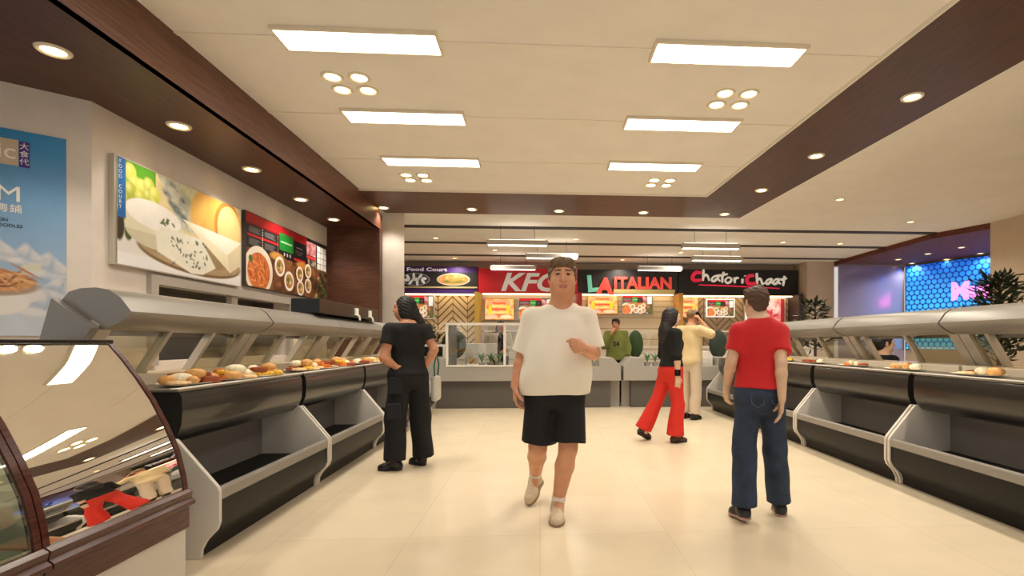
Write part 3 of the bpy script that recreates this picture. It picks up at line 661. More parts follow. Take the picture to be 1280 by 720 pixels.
shop_wall('cream planked shop wall under the charcoal sign', 1.14, 3.95, 2.7, planks((232, 218, 188), (188, 166, 132), .16), 'plank_panel')
shop_wall('brownish chevron shop wall under the black sign', 4.05, 7.6, 2.7, chevron((190, 166, 134), (124, 100, 74), .2, .4), 'chevron_panel')
for x, c, lab in ((-1.75, (196, 160, 60), 'yellow'), (1.12, (176, 40, 44), 'red'), (4.0, (206, 150, 70), 'amber'), (7.5, (70, 58, 56), 'dark')):
    tag(MB().box(x-.06, x+.06, 14.3, 14.97, 0, 2.6).build('shop_pilaster', mat('pilaster_'+lab, c, .5), bevel=.01), '%s pilaster dividing the food court shops' % lab, 'pilaster')
def burger(n):
    p = Paint(.85, .58, n, (196, 110, 60)); A = .85/.58
    p.put(p.rect(0, A, .0, 1), (206, 120, 66), .5, 5, 4, (240, 190, 120))
    for k in range(5): p.put(p.rect(.35+.0*k, A-.35, .12+.16*k, .22+.16*k), ((226, 90, 50), (240, 200, 120))[k % 2], .3, 9, k)
    for x in (.25, A-.3): p.put(p.ell(x, .5, .08, .32), (236, 196, 40)); p.put(p.ell(x, .78, .13, .1, .4), (226, 150, 110))
    p.put(p.ell(.35, .12, .3, .1), (236, 176, 150)); p.put(p.ell(A-.4, .12, .3, .1), (240, 200, 160)); p.put(p.ell(A/2, .9, .5, .07), (232, 150, 110)); return p
def candy(n):
    p = Paint(1.1, .58, n, (244, 236, 226)); A = 1.1/.58
    p.put(p.rect(A*.45, A, 0, 1), (214, 110, 110), .5, 5, 4, (244, 190, 180)); p.put(p.rect(A*.9, A, 0, 1), (150, 40, 44))
    for k in range(7): p.put(p.ell(A*.5+.1*k, .2+.09*((k*3) % 7), .07, .16, k), ((236, 200, 190), (196, 60, 70))[k % 2])
    return p
def menu_board(label, x0, x1, z0, z1, p, frame, y=14.93):
    t = thing('menu_board', label, 'menu board', ((x0+x1)/2, y, z0), group='lit menu boards of the shops'); w = (x1-x0)/2; h = z1-z0
    MB().box(-w-.03, w+.03, -.03, .02, -.03, h+.03).build('frame', frame, t)
    sx, sz = (x1-x0)/p.w, h/p.h
    p.mesh('print', M_print_lit, t, lambda u, v: (-w+u*sx, -.032, v*sz))
M_gold = mat('menu_gold', (196, 150, 90), .4)
menu_board('lit menu board with red header, behind the head of the woman in black', -3.85, -3.05, 1.9, 2.55, menu(30, 1.1, .65), M_white)
menu_board('lit yellow and orange snack menu board under the red sign', -1.58, -.76, 1.87, 2.45, burger(40), M_gold)
menu_board('lit menu board with bowls under the red sign, half behind the man in white', -.6, .36, 1.9, 2.48, menu(30, 1.1, .65), M_frame)
menu_board('lit orange snack menu board under the charcoal sign', 1.40, 2.26, 2.04, 2.58, burger(40), M_gold)
menu_board('lit menu board with bowls under the charcoal sign', 2.42, 3.30, 2.04, 2.58, menu(30, 1.1, .65), M_frame)
menu_board('lit orange menu board under the black sign, above the beige man', 4.06, 4.66, 1.95, 2.52, burger(40), M_gold)
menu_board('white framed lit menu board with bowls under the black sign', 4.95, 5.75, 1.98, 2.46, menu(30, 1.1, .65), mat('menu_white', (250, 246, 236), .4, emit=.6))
menu_board('lit pink and white menu board right of the head of the person in red', 6.1, 7.3, 1.8, 2.5, candy(40), M_white)
for i, (x0, x1, c) in enumerate(((-4.1, -1.9, 'left chevron'), (-1.6, 1.0, 'red sign'), (1.25, 3.85, 'charcoal sign'), (4.1, 7.4, 'black sign'))):
    t = thing('service_counter', 'pale service counter in front of the %s shop' % c, 'counter', ((x0+x1)/2, 13.3, 0)); w = (x1-x0)/2
    MB().box(-w, w, 0, .6, 0, 1.05).build('front', M_white, t); MB().box(-w-.05, w+.05, -.06, .66, 1.05, 1.1).build('top', M_trim, t, bevel=.006)
    for k in range(3): MB().box(-w+.03, w-.03, -.012, 0, .2+.27*k, .23+.27*k).build('line', M_frame, t)
    for k in range(3): MB().tube([(-w+.2+k*(w-.2), .1, 1.1), (-w+.2+k*(w-.2), .1, 1.5)], .015, 8).build('post', M_frame, t)
    MB().box(-w+.15, w-.15, .03, .3, 1.48, 1.51).build('glass_shelf', M_trim, t); MB().box(-w+.15, w-.15, .098, .104, 1.1, 1.48).build('sneeze_glass', M_clear, t)

# ------------------------------------------------------------------ grey island counters in the middle distance
def island(label, x0, x1, pts, base_x0, base_x1):
    t = thing('island_counter', label, 'counter', (0, 9.3, 0), group='grey island counters')
    MB().prism(pts, 0, .75).build('top_body', M_cgrey, t, bevel=.006)
    MB().box(base_x0, base_x1, .1, .7, 0, .5).build('plinth', M_cdark, t)
    return t
i1 = island('grey island counter with glass box, behind the man in white', -2.03, 1.49, [(-2.0,.5),(1.48,.5),(1.48,.77),(1.33,.92),(1.08,.92),(1.08,.76),(-1.70,.76),(-1.70,.92),(-2.03,.92)], -1.88, 1.30)
MB().box(-1.99, -1.89, .1, .7, 0, .5).build('side_panel', M_cgrey, i1)
i2 = island('grey island counter behind the red trousers and the beige man', 1.53, 3.4, [(1.53,.5),(3.5,.5),(3.5,.92),(3.3,.92),(3.3,.76),(1.89,.76),(1.89,.92),(1.68,.92),(1.53,.77)], 1.68, 3.4)
MB().box(1.30,1.49,.25,.3,0,.5).build('infill_panel', M_cgrey, i1); MB().box(1.53,1.68,.25,.3,0,.5).build('infill_panel', M_cgrey, i2)
gb = thing('glass_box', 'white framed glass box standing on the left grey island counter', 'glass box', (0, 9.3, .76))
for x in (-1.69, -.66, .32): MB().box(x, x+.045, .0, .045, 0, .77).build('post', M_white, gb)
for x in (-1.69, .32): MB().box(x, x+.045, .6, .645, 0, .77).build('post', M_white, gb)
MB().box(-1.69, .365, -.01, .05, .75, .79).build('top_rail', M_white, gb); MB().box(-1.69, .365, -.012, .05, -.0, .03).build('bottom_rail', M_white, gb)
MB().box(-1.69, .365, .0, .645, .79, .80).build('lid', M_clear, gb)
MB().box(-1.60, -.70, .015, .022, .03, .75).build('pane', M_clear, gb); MB().box(-.60, .32, .015, .022, .03, .75).build('pane', M_clear, gb)
MB().box(-1.64, -1.5, .03, .05, .03, .75).build('dark_strip', mat('grey_strip', (110, 108, 104), .5), gb)
M_aloe = mat('aloe_green', (70, 122, 78), .5, noise=.3, nscale=30)
M_soil = mat('soil', (70, 52, 40), .9)
def aloe(label, x, y, z, s, grp, seed):
    r = random.Random(seed); t = thing('potted_aloe', label, 'plant', (x, y, z), group=grp)
    MB().lathe([(.05*s,0),(.065*s,.07*s),(.07*s,.075*s),(.06*s,.075*s)], 16).build('pot', M_cgrey, t, smooth=True)
    b = MB()
    for k in range(14):
        a = k*2.4+r.random(); L = s*r.uniform(.12, .22); e = r.uniform(.15, .75)
        P = [Vector((0, 0, .07*s))+Vector((math.cos(a)*math.sin(e*f)*L*f, math.sin(a)*math.sin(e*f)*L*f, math.cos(e*f)*L*f)) for f in (0, .35, .7, 1)]
        b.tube(P, [.009*s, .011*s, .007*s, .001], 6)
    b.build('leaves', M_aloe, t, smooth=True)
for k in range(3): aloe('small green aloe in the glass box, %s of three' % ('left one', 'middle one', 'right one')[k], -1.06+.16*k, 9.42, .76, 1.0, 'aloes in the glass box', k)
for k in range(2): aloe('small aloe beside the elbow of the man in white, %s one' % ('left', 'right')[k], .80+.17*k, 9.42, .76, .9, 'aloes by the elbow', 5+k)
for k in range(3): aloe('small green aloe in the right counter trough, %s of three' % ('left one', 'middle one', 'right one')[k], 1.99+.15*k, 9.42, .76, 1.05, 'aloes in the right trough', 9+k)
# seats and machines behind the islands
M_gseat = mat('green_seat', (48, 58, 36), .6, noise=.15, nscale=15); M_gseat2 = mat('teal_seat', (52, 66, 60), .6)
def tub(label, x, y, m, rx=.25):
    t = thing('tub_chair', label, 'chair', (x, y, 0), group='round backed green chairs')
    b = MB(); b.ball((0, 0, 1.16), (rx, .09, .30), 16); b.build('backrest', m, t, smooth=True)
    MB().lathe([(.001,.60),(.2,.60),(.24,.63),(.24,.68),(.2,.70),(.001,.70)], 20, c=(0, .22, 0), caps=False).build('seat', m, t, smooth=True)
    for k in range(4): MB().tube([(.12*(-1)**k, .22+.12*(1 if k < 2 else -1), .62), (.2*(-1)**k, .22+.2*(1 if k < 2 else -1), 0)], .014, 8).build('leg', M_frame, t)
tub('dark green round backed chair inside the left end of the glass box view', -1.74, 10.5, M_gseat)
tub('green round backed chair right of the person in the green hoodie', 2.02, 10.75, mat('leaf_seat', (52, 80, 40), .6), .17)
tub('teal round backed chair left of the person in red', 3.72, 10.5, M_gseat2, .2)
def wchair(label, x, y):
    t = thing('white_chair', label, 'chair', (x, y, 0), group='white chairs behind the island')
    MB().box(-.19, .19, -.02, .02, .88, 1.18).build('backrest', M_white, t, bevel=.012); MB().box(-.2, .2, .02, .42, .68, .72).build('seat', M_white, t, bevel=.012)
    for sx in (-.17, .17):
        for yy in (.0, .38): MB().tube([(sx, yy, .9 if yy == 0 else .68), (sx, yy, 0)], .014, 8).build('leg', M_frame, t)
wchair('white chair behind the glass box, nearer the green chair', -1.42, 11.1); wchair('white chair behind the glass box, beside the woman in the pale coat', -1.06, 10.45)
t = thing('cash_register', 'white cash register on the right island counter by the beige man', 'cash register', (3.06, 9.5, .76))
MB().prism([(-.2,0),(.2,0),(.2,.16),(.12,.27),(-.12,.27),(-.2,.18)], 0, .35).build('body', M_white, t, bevel=.01); MB().box(-.16,.16,-.012,0,.04,.14).build('keypad', M_panel, t)
t = thing('screen', 'small black screen with a white stand at the left end of the island counter', 'screen', (-1.95, 9.75, .92))
MB().box(-.30,.12,0,.03,.02,.20).build('display', M_black, t, bevel=.01); MB().box(-.34,.16,.03,.1,.0,.24).build('surround', M_white, t, bevel=.01)

# ------------------------------------------------------------------ screens on the right
U = Vector((1.80, -4.61, 0)).normalized(); Lw = 4.7
def hexa(w, h):
    p = Paint(w, h, 190, (20, 60, 150)); x = p.X*h; y = p.Y*h; s = .15
    a = np.stack([x/s, y/(s*.866)]); row = np.floor(a[1]+.5); best = np.full(x.shape, 9.)
    for dr in (-1, 0, 1):
        rr_ = row+dr; off = (rr_ % 2)*.5; cx_ = np.floor(x/s-off+.5)+off
        for dc in (-1, 0, 1): best = np.minimum(best, np.hypot(x-(cx_+dc)*s, y-rr_*s*.866))
    g = np.clip(1-p.Y*1.05+.25*fbm(p.X, p.Y, 3, 2), 0, 1)[..., None]; c = np.array(lin((26, 100, 214)))*(1-g)+np.array(lin((70, 196, 236)))*g
    m = np.clip((.062-best)/.02+.5, 0, 1)[..., None]; p.C = np.array(lin((8, 40, 130)))*(1-m)+c*m; return p
t = thing('blue_screen', 'big blue honeycomb video screen with pink lettering on the right', 'screen', (10.36, 13.92, 1.0), math.atan2(U.y, U.x))
MB().box(.02, Lw, -.05, -.01, 0, 2.36).build('housing', M_black, t)
hexa(Lw-.04, 2.32).mesh('display', painted('screen_blue', .4, .8), t, lambda u, v: (.04+u, -.052, .02+v))
text('lettering', 'Music', .60, mat('screen_pink', (255, 130, 226), .4, emit=1.6), t, (1.2, -.056, 1.33), (PI/2, 0, 0), bold=.03, extrude=.003, sx=.92)
t = thing('gloss_panel', 'glossy pale lilac panel reflecting the screen, in the plum niche', 'panel', (9.36, 13.95, 0))
MB().box(-.94, .98, 0, .06, 0, 3.36).build('sheet', mat('lilac_gloss', (190, 182, 218), .16, .45, coat=.5), t, bevel=.006)

# ------------------------------------------------------------------ plants behind the right counters
M_leaf = mat('leaf_dark', (44, 58, 36), .5, noise=.4, nscale=12); M_bark = mat('bark', (84, 66, 48), .8)
def shrub(label, x, y, h, r, zc, n, seed, flatlayers=False, lsz=.09):
    rr = random.Random(seed); t = thing('potted_tree', label, 'tree', (x, y, 0), group='potted trees behind the right counters')
    MB().lathe([(.14,0),(.19,.4),(.21,.42),(.21,.45),(.17,.45),(.16,.42)], 20).build('pot', M_cgrey, t, smooth=True)
    MB().lathe([(.001,.43),(.165,.43)], 20, caps=False).build('soil', M_soil, t)
    st = MB(); st.tube([(0,0,.4),(.01,.01,zc),(0,0,h-.1)], [.03,.022,.008], 8); b = MB()
    for k in range(n):
        f = k/n; z = zc-.35+(h-zc+.3)*f
        a = k*2.39996; R = r*(math.sin(PI*min(1, .22+f*.72))**.8)*rr.uniform(.6, 1.1)
        e = Vector((math.cos(a)*R, math.sin(a)*R, z+R*(.12 if flatlayers else .45))); s0 = Vector((0, 0, z-.05))
        st.tube([s0, (s0+e)/2+Vector((0, 0, .02)), e], [.008, .006, .003], 5)
        for q in range(7 if flatlayers else 8):
            g = .35+.65*q/7; c = s0.lerp(e, g)+Vector((rr.uniform(-1, 1), rr.uniform(-1, 1), rr.uniform(-.5, .7)))*.035
            dirv = ((e-s0).normalized()*.8+Vector((rr.uniform(-1, 1), rr.uniform(-1, 1), rr.uniform(-.5, .5)))).normalized(); L = lsz*rr.uniform(.7, 1.25); sd = dirv.cross(Vector((rr.uniform(-.4,.4), rr.uniform(-.4,.4), 1))).normalized()*L*.2; up = dirv.cross(sd).normalized()*L*.08
            b.add([c, c+dirv*L*.5+sd+up, c+dirv*L, c+dirv*L*.5-sd+up, c+dirv*L*.5-up*.3], [(0,4,1),(4,2,1),(0,3,4),(4,3,2)])
    st.build('trunk', M_bark, t, smooth=True); b.build('foliage', M_leaf, t)
shrub('bushy dark potted tree at the right picture edge behind the nearest right counter', 5.29, 5.6, 2.0, .36, 1.35, 90, 3, False, .11)
shrub('layered dark potted tree behind the farthest right counter, in front of the beige wall', 4.98, 9.0, 2.0, .34, 1.45, 40, 8, True, .15)
shrub('leafy potted plant behind the woman in black', -2.3, 10.6, 1.55, .34, 1.2, 22, 12, True, .16)

# ------------------------------------------------------------------ people: one smooth skin each, grown from a signed distance field
def _bb(p):
    k = p[0]
    if k in 'cf':
        r = max(p[3], p[4]); a, b = np.array(p[1]), np.array(p[2]); return np.minimum(a, b)-r, np.maximum(a, b)+r
    if k in 'es':
        r = max(p[2]); c = np.array(p[1]); return c-r, c+r
    ks = np.array(p[1]); return np.array([(ks[:,1]-ks[:,3]).min(), (ks[:,2]-ks[:,4]).min(), ks[:,0].min()]), np.array([(ks[:,1]+ks[:,3]).max(), (ks[:,2]+ks[:,4]).max(), ks[:,0].max()])
def _dist(p, P):
    k = p[0]
    if k in 'cf':
        a, b = np.array(p[1]), np.array(p[2]); ba = b-a; L2 = ba@ba+1e-12; q = P-a; t = (q@ba)/L2; tc = np.clip(t, 0, 1)
        rad = np.linalg.norm(q-tc[..., None]*ba, axis=-1)
        if k == 'c': return rad-(p[3]+(p[4]-p[3])*tc)
        return np.maximum(rad-(p[3]+(p[4]-p[3])*tc), (t-1)*math.sqrt(L2))
    if k in 'es':
        q = P-np.array(p[1])
        if p[3] is not None: q = q@np.array(p[3])
        r = np.array(p[2]); k0 = np.linalg.norm(q/r, axis=-1); k1 = np.linalg.norm(q/(r*r), axis=-1)+1e-9; return k0*(k0-1)/k1
    ks = np.array(p[1]); z = P[..., 2]; g = lambda i: np.interp(z, ks[:,0], ks[:,i])
    a, b = g(3), g(4); x = P[..., 0]-g(1); y = P[..., 1]-g(2)
    k0 = np.sqrt((x/a)**2+(y/b)**2); k1 = np.sqrt((x/a**2)**2+(y/b**2)**2)+1e-9
    return np.maximum(k0*(k0-1)/k1, np.maximum(ks[0,0]-z, z-ks[-1,0]))
def smooth_keys(ks):
    """Catmull-Rom through (z,cx,cy,a,b) keys so the outline has no kinks"""
    K = [np.array(k, float) for k in ks]; out = []
    for i in range(len(K)-1):
        p0, p1, p2, p3 = K[max(i-1, 0)], K[i], K[i+1], K[min(i+2, len(K)-1)]
        for s in np.linspace(0, 1, 6, endpoint=False):
            q = .5*((2*p1)+(p2-p0)*s+(2*p0-5*p1+4*p2-p3)*s*s+(3*p1-p0-3*p2+p3)*s**3); q[0] = p1[0]+(p2[0]-p1[0])*s; out.append(q)
    out.append(K[-1]); return np.array(out)
def grow(prims, h, clips=(), fold=None):
    """smooth union of the shapes ('-' first means carve), meshed with surface nets"""
    bbs = [_bb(p) for p in prims if p[0] != 's']; lo = np.min([b_[0] for b_ in bbs], axis=0)-4*h; hi = np.max([b_[1] for b_ in bbs], axis=0)+4*h
    n = np.ceil((hi-lo)/h).astype(int)+1; F = np.full(n, .25, np.float32)
    ax = [lo[i]+h*np.arange(n[i]) for i in range(3)]
    for p in prims:
        k = p[-1]; b0, b1 = _bb(p); m = max(k, .02)+3*h
        i0 = np.clip(np.floor((b0-m-lo)/h).astype(int), 0, n); i1 = np.clip(np.ceil((b1+m-lo)/h).astype(int)+1, 0, n)
        if (i1 <= i0).any(): continue
        G = np.stack(np.meshgrid(*[ax[i][i0[i]:i1[i]] for i in range(3)], indexing='ij'), -1)
        d = _dist(p, G); S = F[i0[0]:i1[0], i0[1]:i1[1], i0[2]:i1[2]]
        if p[0] == 's':
            e = np.maximum(k-np.abs(S+d), 0)/max(k, 1e-6); F[i0[0]:i1[0], i0[1]:i1[1], i0[2]:i1[2]] = np.maximum(S, -d)+e*e*k*.25
        else:
            e = np.maximum(k-np.abs(S-d), 0)/max(k, 1e-6); F[i0[0]:i1[0], i0[1]:i1[1], i0[2]:i1[2]] = np.minimum(S, d)-e*e*k*.25
    if clips or fold:
        G = np.stack(np.meshgrid(*ax, indexing='ij'), -1)
        if fold: F = F+fold(G).astype(np.float32)
        for c, nn in clips: F = np.maximum(F, (G-np.array(c))@np.array(nn))
    S = F < 0; c8 = sum(S[i:n[0]-1+i, j:n[1]-1+j, k:n[2]-1+k].astype(np.int8) for i in (0, 1) for j in (0, 1) for k in (0, 1))
    act = np.argwhere((c8 > 0) & (c8 < 8)); V = np.zeros((len(act), 3)); cnt_ = np.zeros(len(act))
    cr = [(i, j, k) for i in (0, 1) for j in (0, 1) for k in (0, 1)]
    val = {c: F[act[:,0]+c[0], act[:,1]+c[1], act[:,2]+c[2]] for c in cr}
    for c in cr:
        for axi in range(3):
            if c[axi]: continue
            e = list(c); e[axi] = 1; v0, v1 = val[c], val[tuple(e)]; m = (v0 < 0) != (v1 < 0)
            t = np.where(m, v0/np.where(v0 == v1, 1, v0-v1), 0); q = np.array(c, float)[None].repeat(len(act), 0); q[:, axi] += t
            V += q*m[:, None]; cnt_ += m
    V = (V/cnt_[:, None]+act)*h+lo
    idx = np.full(n, -1, np.int64); idx[act[:,0], act[:,1], act[:,2]] = np.arange(len(act)); Fs = []
    for axi in range(3):
        u, w = (axi+1) % 3, (axi+2) % 3
        s0 = [slice(1, -1)]*3; s0[axi] = slice(0, -1); s1 = list(s0); s1[axi] = slice(1, None)
        A = S[tuple(s0)]; B = S[tuple(s1)]; ch = np.argwhere(A != B); off = np.array([1, 1, 1]); off[axi] = 0; ch = ch+off
        inv = S[ch[:,0], ch[:,1], ch[:,2]]
        def at(du, dw):
            q = ch.copy(); q[:, u] -= du; q[:, w] -= dw; return idx[q[:,0], q[:,1], q[:,2]]
        f = np.stack([at(1, 1), at(0, 1), at(0, 0), at(1, 0)], 1); f[~inv] = f[~inv][:, ::-1]; Fs.append(f[(f >= 0).all(1)])
    return V, np.concatenate(Fs)
def grown(name, prims, h, m, parent, clips=(), fold=None, zone=None, label=None):
    V, Fc = grow(prims, h, clips, fold)
    me = bpy.data.meshes.new(name); me.from_pydata(V.tolist(), [], Fc.tolist())
    for mm in (m if isinstance(m, (list, tuple)) else [m]): me.materials.append(mm)
    if zone is not None: me.polygons.foreach_set('material_index', zone(V[Fc].mean(1)).astype(np.int32))
    me.polygons.foreach_set('use_smooth', [True]*len(Fc)); me.update()
    o = bpy.data.objects.new(name, me); COL.objects.link(o); o.parent = parent
    if label: o['label'] = label
    return o
def frame(d, up):
    d = np.array(d, float); d /= np.linalg.norm(d); u = np.array(up, float); s = np.cross(d, u); s /= np.linalg.norm(s); return d, np.cross(s, d), s
def hand(w, d, n, thumb, s=1., curl=(.35, .4, .3), spread=.012, kk=.006):
    """palm, four unequal bent fingers and a side thumb; d finger direction, n palm normal, thumb = +1/-1 side"""
    d, n, sd = frame(d, n); sd = sd*thumb; w = np.array(w); P = []
    offs = (-.027, -.009, .010, .028); lens = (.80, .95, 1.0, .92); L = .094*s
    for i, o in enumerate(offs):
        kn = w+d*L*(.88 if i == 0 else .96)+sd*o*s; P.append(('c', tuple(w+sd*o*.62*s), tuple(kn), .0145*s, .0125*s, .012))
        ang = 0.; p = kn; dd = d+sd*(o*spread/.02)
        for j, (fl, r0) in enumerate(((.044, .0098), (.027, .0088), (.021, .0078))):
            ang += curl[j]*(1.1-.1*i); v = dd*math.cos(ang)+n*math.sin(ang); q = p+v*fl*lens[i]*s
            P.append(('c', tuple(p), tuple(q), r0*s, (r0-.0009)*s, kk)); p = q
    b = w+d*.022*s+sd*.024*s; c1_ = b+(d*.72+sd*.62+n*.25)*.042*s; c2_ = c1_+(d*.85+sd*.15+n*.42*(1+curl[0]))*.032*s; c3_ = c2_+(d*.75+n*.5*(1+curl[0])-sd*.25*curl[0])*.025*s
    P += [('c', tuple(b), tuple(c1_), .016*s, .0125*s, .012), ('c', tuple(c1_), tuple(c2_), .0115*s, .0105*s, .005), ('c', tuple(c2_), tuple(c3_), .0105*s, .0085*s, .005)]
    return P
def rotm(yaw=0, pitch=0, roll=0):
    return np.array(Matrix.Rotation(yaw, 3, 'Z') @ Matrix.Rotation(pitch, 3, 'X') @ Matrix.Rotation(roll, 3, 'Y'))
def head(hc, R, s, jaw=1.):
    T = lambda x, y, z: tuple(np.array(hc)+R@(np.array((x, y, z))*s)); E = lambda c, r, k, t='e': (t, T(*c), tuple(np.array(r)*s), R, k*s)
    C = lambda a, b, ra, rb, k: ('c', T(*a), T(*b), ra*s, rb*s, k*s)
    P = [E((0,.018,.032), (.074,.094,.088), .01), E((0,-.018,-.022), (.063*jaw,.074,.088), .03), E((0,-.048,-.084), (.040*jaw,.036,.030), .035), E((.032*jaw,-.05,-.035), (.032,.032,.036), .02), E((-.032*jaw,-.05,-.035), (.032,.032,.036), .02),
         E((.045*jaw,.0,-.07), (.02,.04,.03), .03), E((-.045*jaw,.0,-.07), (.02,.04,.03), .03),
         C((-.042,-.074,.034), (.042,-.074,.034), .012, .012, .022)]
    for sx in (-1, 1): P.append(E((sx*.031,-.102,.014), (.019,.017,.013), .014, 's'))
    for sx in (-1, 1): P.append(E((sx*.031,-.076,.013), (.0145,.0135,.0125), .004))
    P += [C((0,-.086,.022), (0,-.108,-.02), .0085, .0125, .014), E((.011,-.098,-.024), (.009,.010,.008), .008), E((-.011,-.098,-.024), (.009,.010,.008), .008),
          E((0,-.090,-.053), (.025,.012,.0065), .005), E((0,-.088,-.064), (.021,.012,.0075), .005), E((0,-.092,-.0585), (.028,.006,.0016), .002, 's')]
    for sx in (-1, 1): P += [E((sx*.077,.012,-.002), (.011,.020,.033), .008), E((sx*.086,.004,.002), (.006,.009,.017), .006, 's')]
    P.append(C((0,.018,-.06), (0,.032,-.17), .053, .056, .03))
    return P, T
def hair_short(hc, R, s):
    T = lambda x, y, z: tuple(np.array(hc)+R@(np.array((x, y, z))*s)); E = lambda c, r, k, t='e': (t, T(*c), tuple(np.array(r)*s), R, k*s)
    P = [E((0,.022,.040), (.083,.101,.092), .01), E((.03,-.05,.088), (.045,.04,.028), .03), E((-.03,-.05,.090), (.045,.04,.026), .03),
         E((.076,-.012,.02), (.011,.022,.04), .02), E((-.076,-.012,.02), (.011,.022,.04), .02),
         E((0,-.13,-.01), (.070,.085,.078), .012, 's'), E((0,.0,-.135), (.12,.16,.095), .02, 's'), E((.088,.012,-.005), (.014,.024,.034), .006, 's'), E((-.088,.012,-.005), (.014,.024,.034), .006, 's')]
    return P, T
def hair_long(hc, R, s, tail):
    T = lambda x, y, z: tuple(np.array(hc)+R@(np.array((x, y, z))*s)); E = lambda c, r, k, t='e': (t, T(*c), tuple(np.array(r)*s), R, k*s)
    P = [E((0,.024,.040), (.085,.104,.094), .01), E((.062,.022,-.03), (.030,.060,.085), .03), E((-.062,.022,-.03), (.030,.060,.085), .03), E((0,.075,-.06), (.072,.048,.10), .04),
         E((0,-.125,-.02), (.066,.088,.095), .012, 's')]
    for a, b_, ra, rb in tail: P.append(('c', tuple(a), tuple(b_), ra, rb, .05))
    return P, T
def strands(s_, T0, amp=.004, f=95.):
    return lambda G: amp*np.sin(f*(G[..., 0]+.35*np.sin(6*G[..., 2])))*np.sin(f*.8*G[..., 1]+3*G[..., 2])
def folds(amp, a, b_, seed=0):
    r = np.random.RandomState(seed); ph = r.rand(6)*6
    def fn(G):
        x, y, z = G[..., 0], G[..., 1], G[..., 2]
        return amp*(np.sin(a*z+b_*x+ph[0]+1.2*np.sin(7*y+ph[1]))*.6+np.sin(a*.6*z-b_*1.4*x+ph[2]+1.5*np.sin(9*x+ph[3]))*.5+np.sin(b_*1.2*y+a*.4*z+ph[4])*.35)
    return fn
def shoe(name, parent, heel, toe, ank, h, m, msole, up=None, s=1., label=None):
    heel = np.array(heel, float); toe = np.array(toe, float); d = toe-heel; L = np.linalg.norm(d); d /= L
    u0 = np.array(up if up is not None else (0, 0, 1.)); sd = np.cross(d, u0); sd /= np.linalg.norm(sd); u = np.cross(sd, d)
    R = np.stack([sd, d, u], 1); pt = lambda f, z, x=0: tuple(heel+d*L*f+u*z*s+sd*x*s)
    P = [('e', pt(.16, .036), (.037*s, L*.20, .050*s), R, .01), ('e', pt(.72, .026), (.046*s, L*.30, .040*s), R, .03), ('c', pt(.2, .05), tuple(np.array(ank)), .040*s, .043*s, .03), ('c', pt(.34, .062), pt(.62, .042), .034*s, .034*s, .03)]
    t = grown(name, P, h, m, parent, clips=[(heel+u*.012*s, tuple(-u)), (np.array(ank), tuple((np.array(ank)-np.array(pt(.25, 0)))/np.linalg.norm(np.array(ank)-np.array(pt(.25, 0)))))], label=label)
    Q = [('e', pt(.17, .02), (.041*s, L*.19, .06*s), R, .01), ('e', pt(.72, .02), (.050*s, L*.30, .06*s), R, .03), ('c', pt(.2, .02), pt(.7, .02), .038*s, .044*s, .02)]
    grown('sole', Q, min(h, .006), msole, t, clips=[(heel, tuple(-u)), (heel+u*.02*s, tuple(u))])
    return t
M_skin = mat('skin_fair', (214, 164, 134), .5, noise=.06, nscale=18); M_skint = mat('skin_tan', (196, 138, 104), .5, noise=.06, nscale=18); M_skinp = mat('skin_pale', (216, 178, 148), .5, noise=.05, nscale=18)
M_lip = mat('lip', (186, 116, 98), .5); M_brow = mat('brow', (84, 62, 46), .7); M_eye = mat('eye', (46, 36, 32), .2)
M_sole = mat('pale_sole', (206, 194, 176), .6); M_dsole = mat('dark_sole', (24, 22, 22), .6)
def zone_head(hc, R, s):
    def fn(C):
        q = (C-np.array(hc))@R/s; x, y, z = np.abs(q[:, 0]), q[:, 1], q[:, 2]; out = np.zeros(len(C), int)
        fr = y < -.06
        out[fr & (((x/.026)**2+((z+.0585)/.0125)**2) < 1) & (y < -.075)] = 1
        out[fr & (x > .012) & (x < .050) & (np.abs(z-.036-.10*(x-.012)*(x < .032)+.12*(x-.032)*(x > .032)) < .0048)] = 2
        out[fr & ((((x-.031)/.013)**2+((z-.013)/.0062)**2) < 1)] = 3
        return out
    return fn
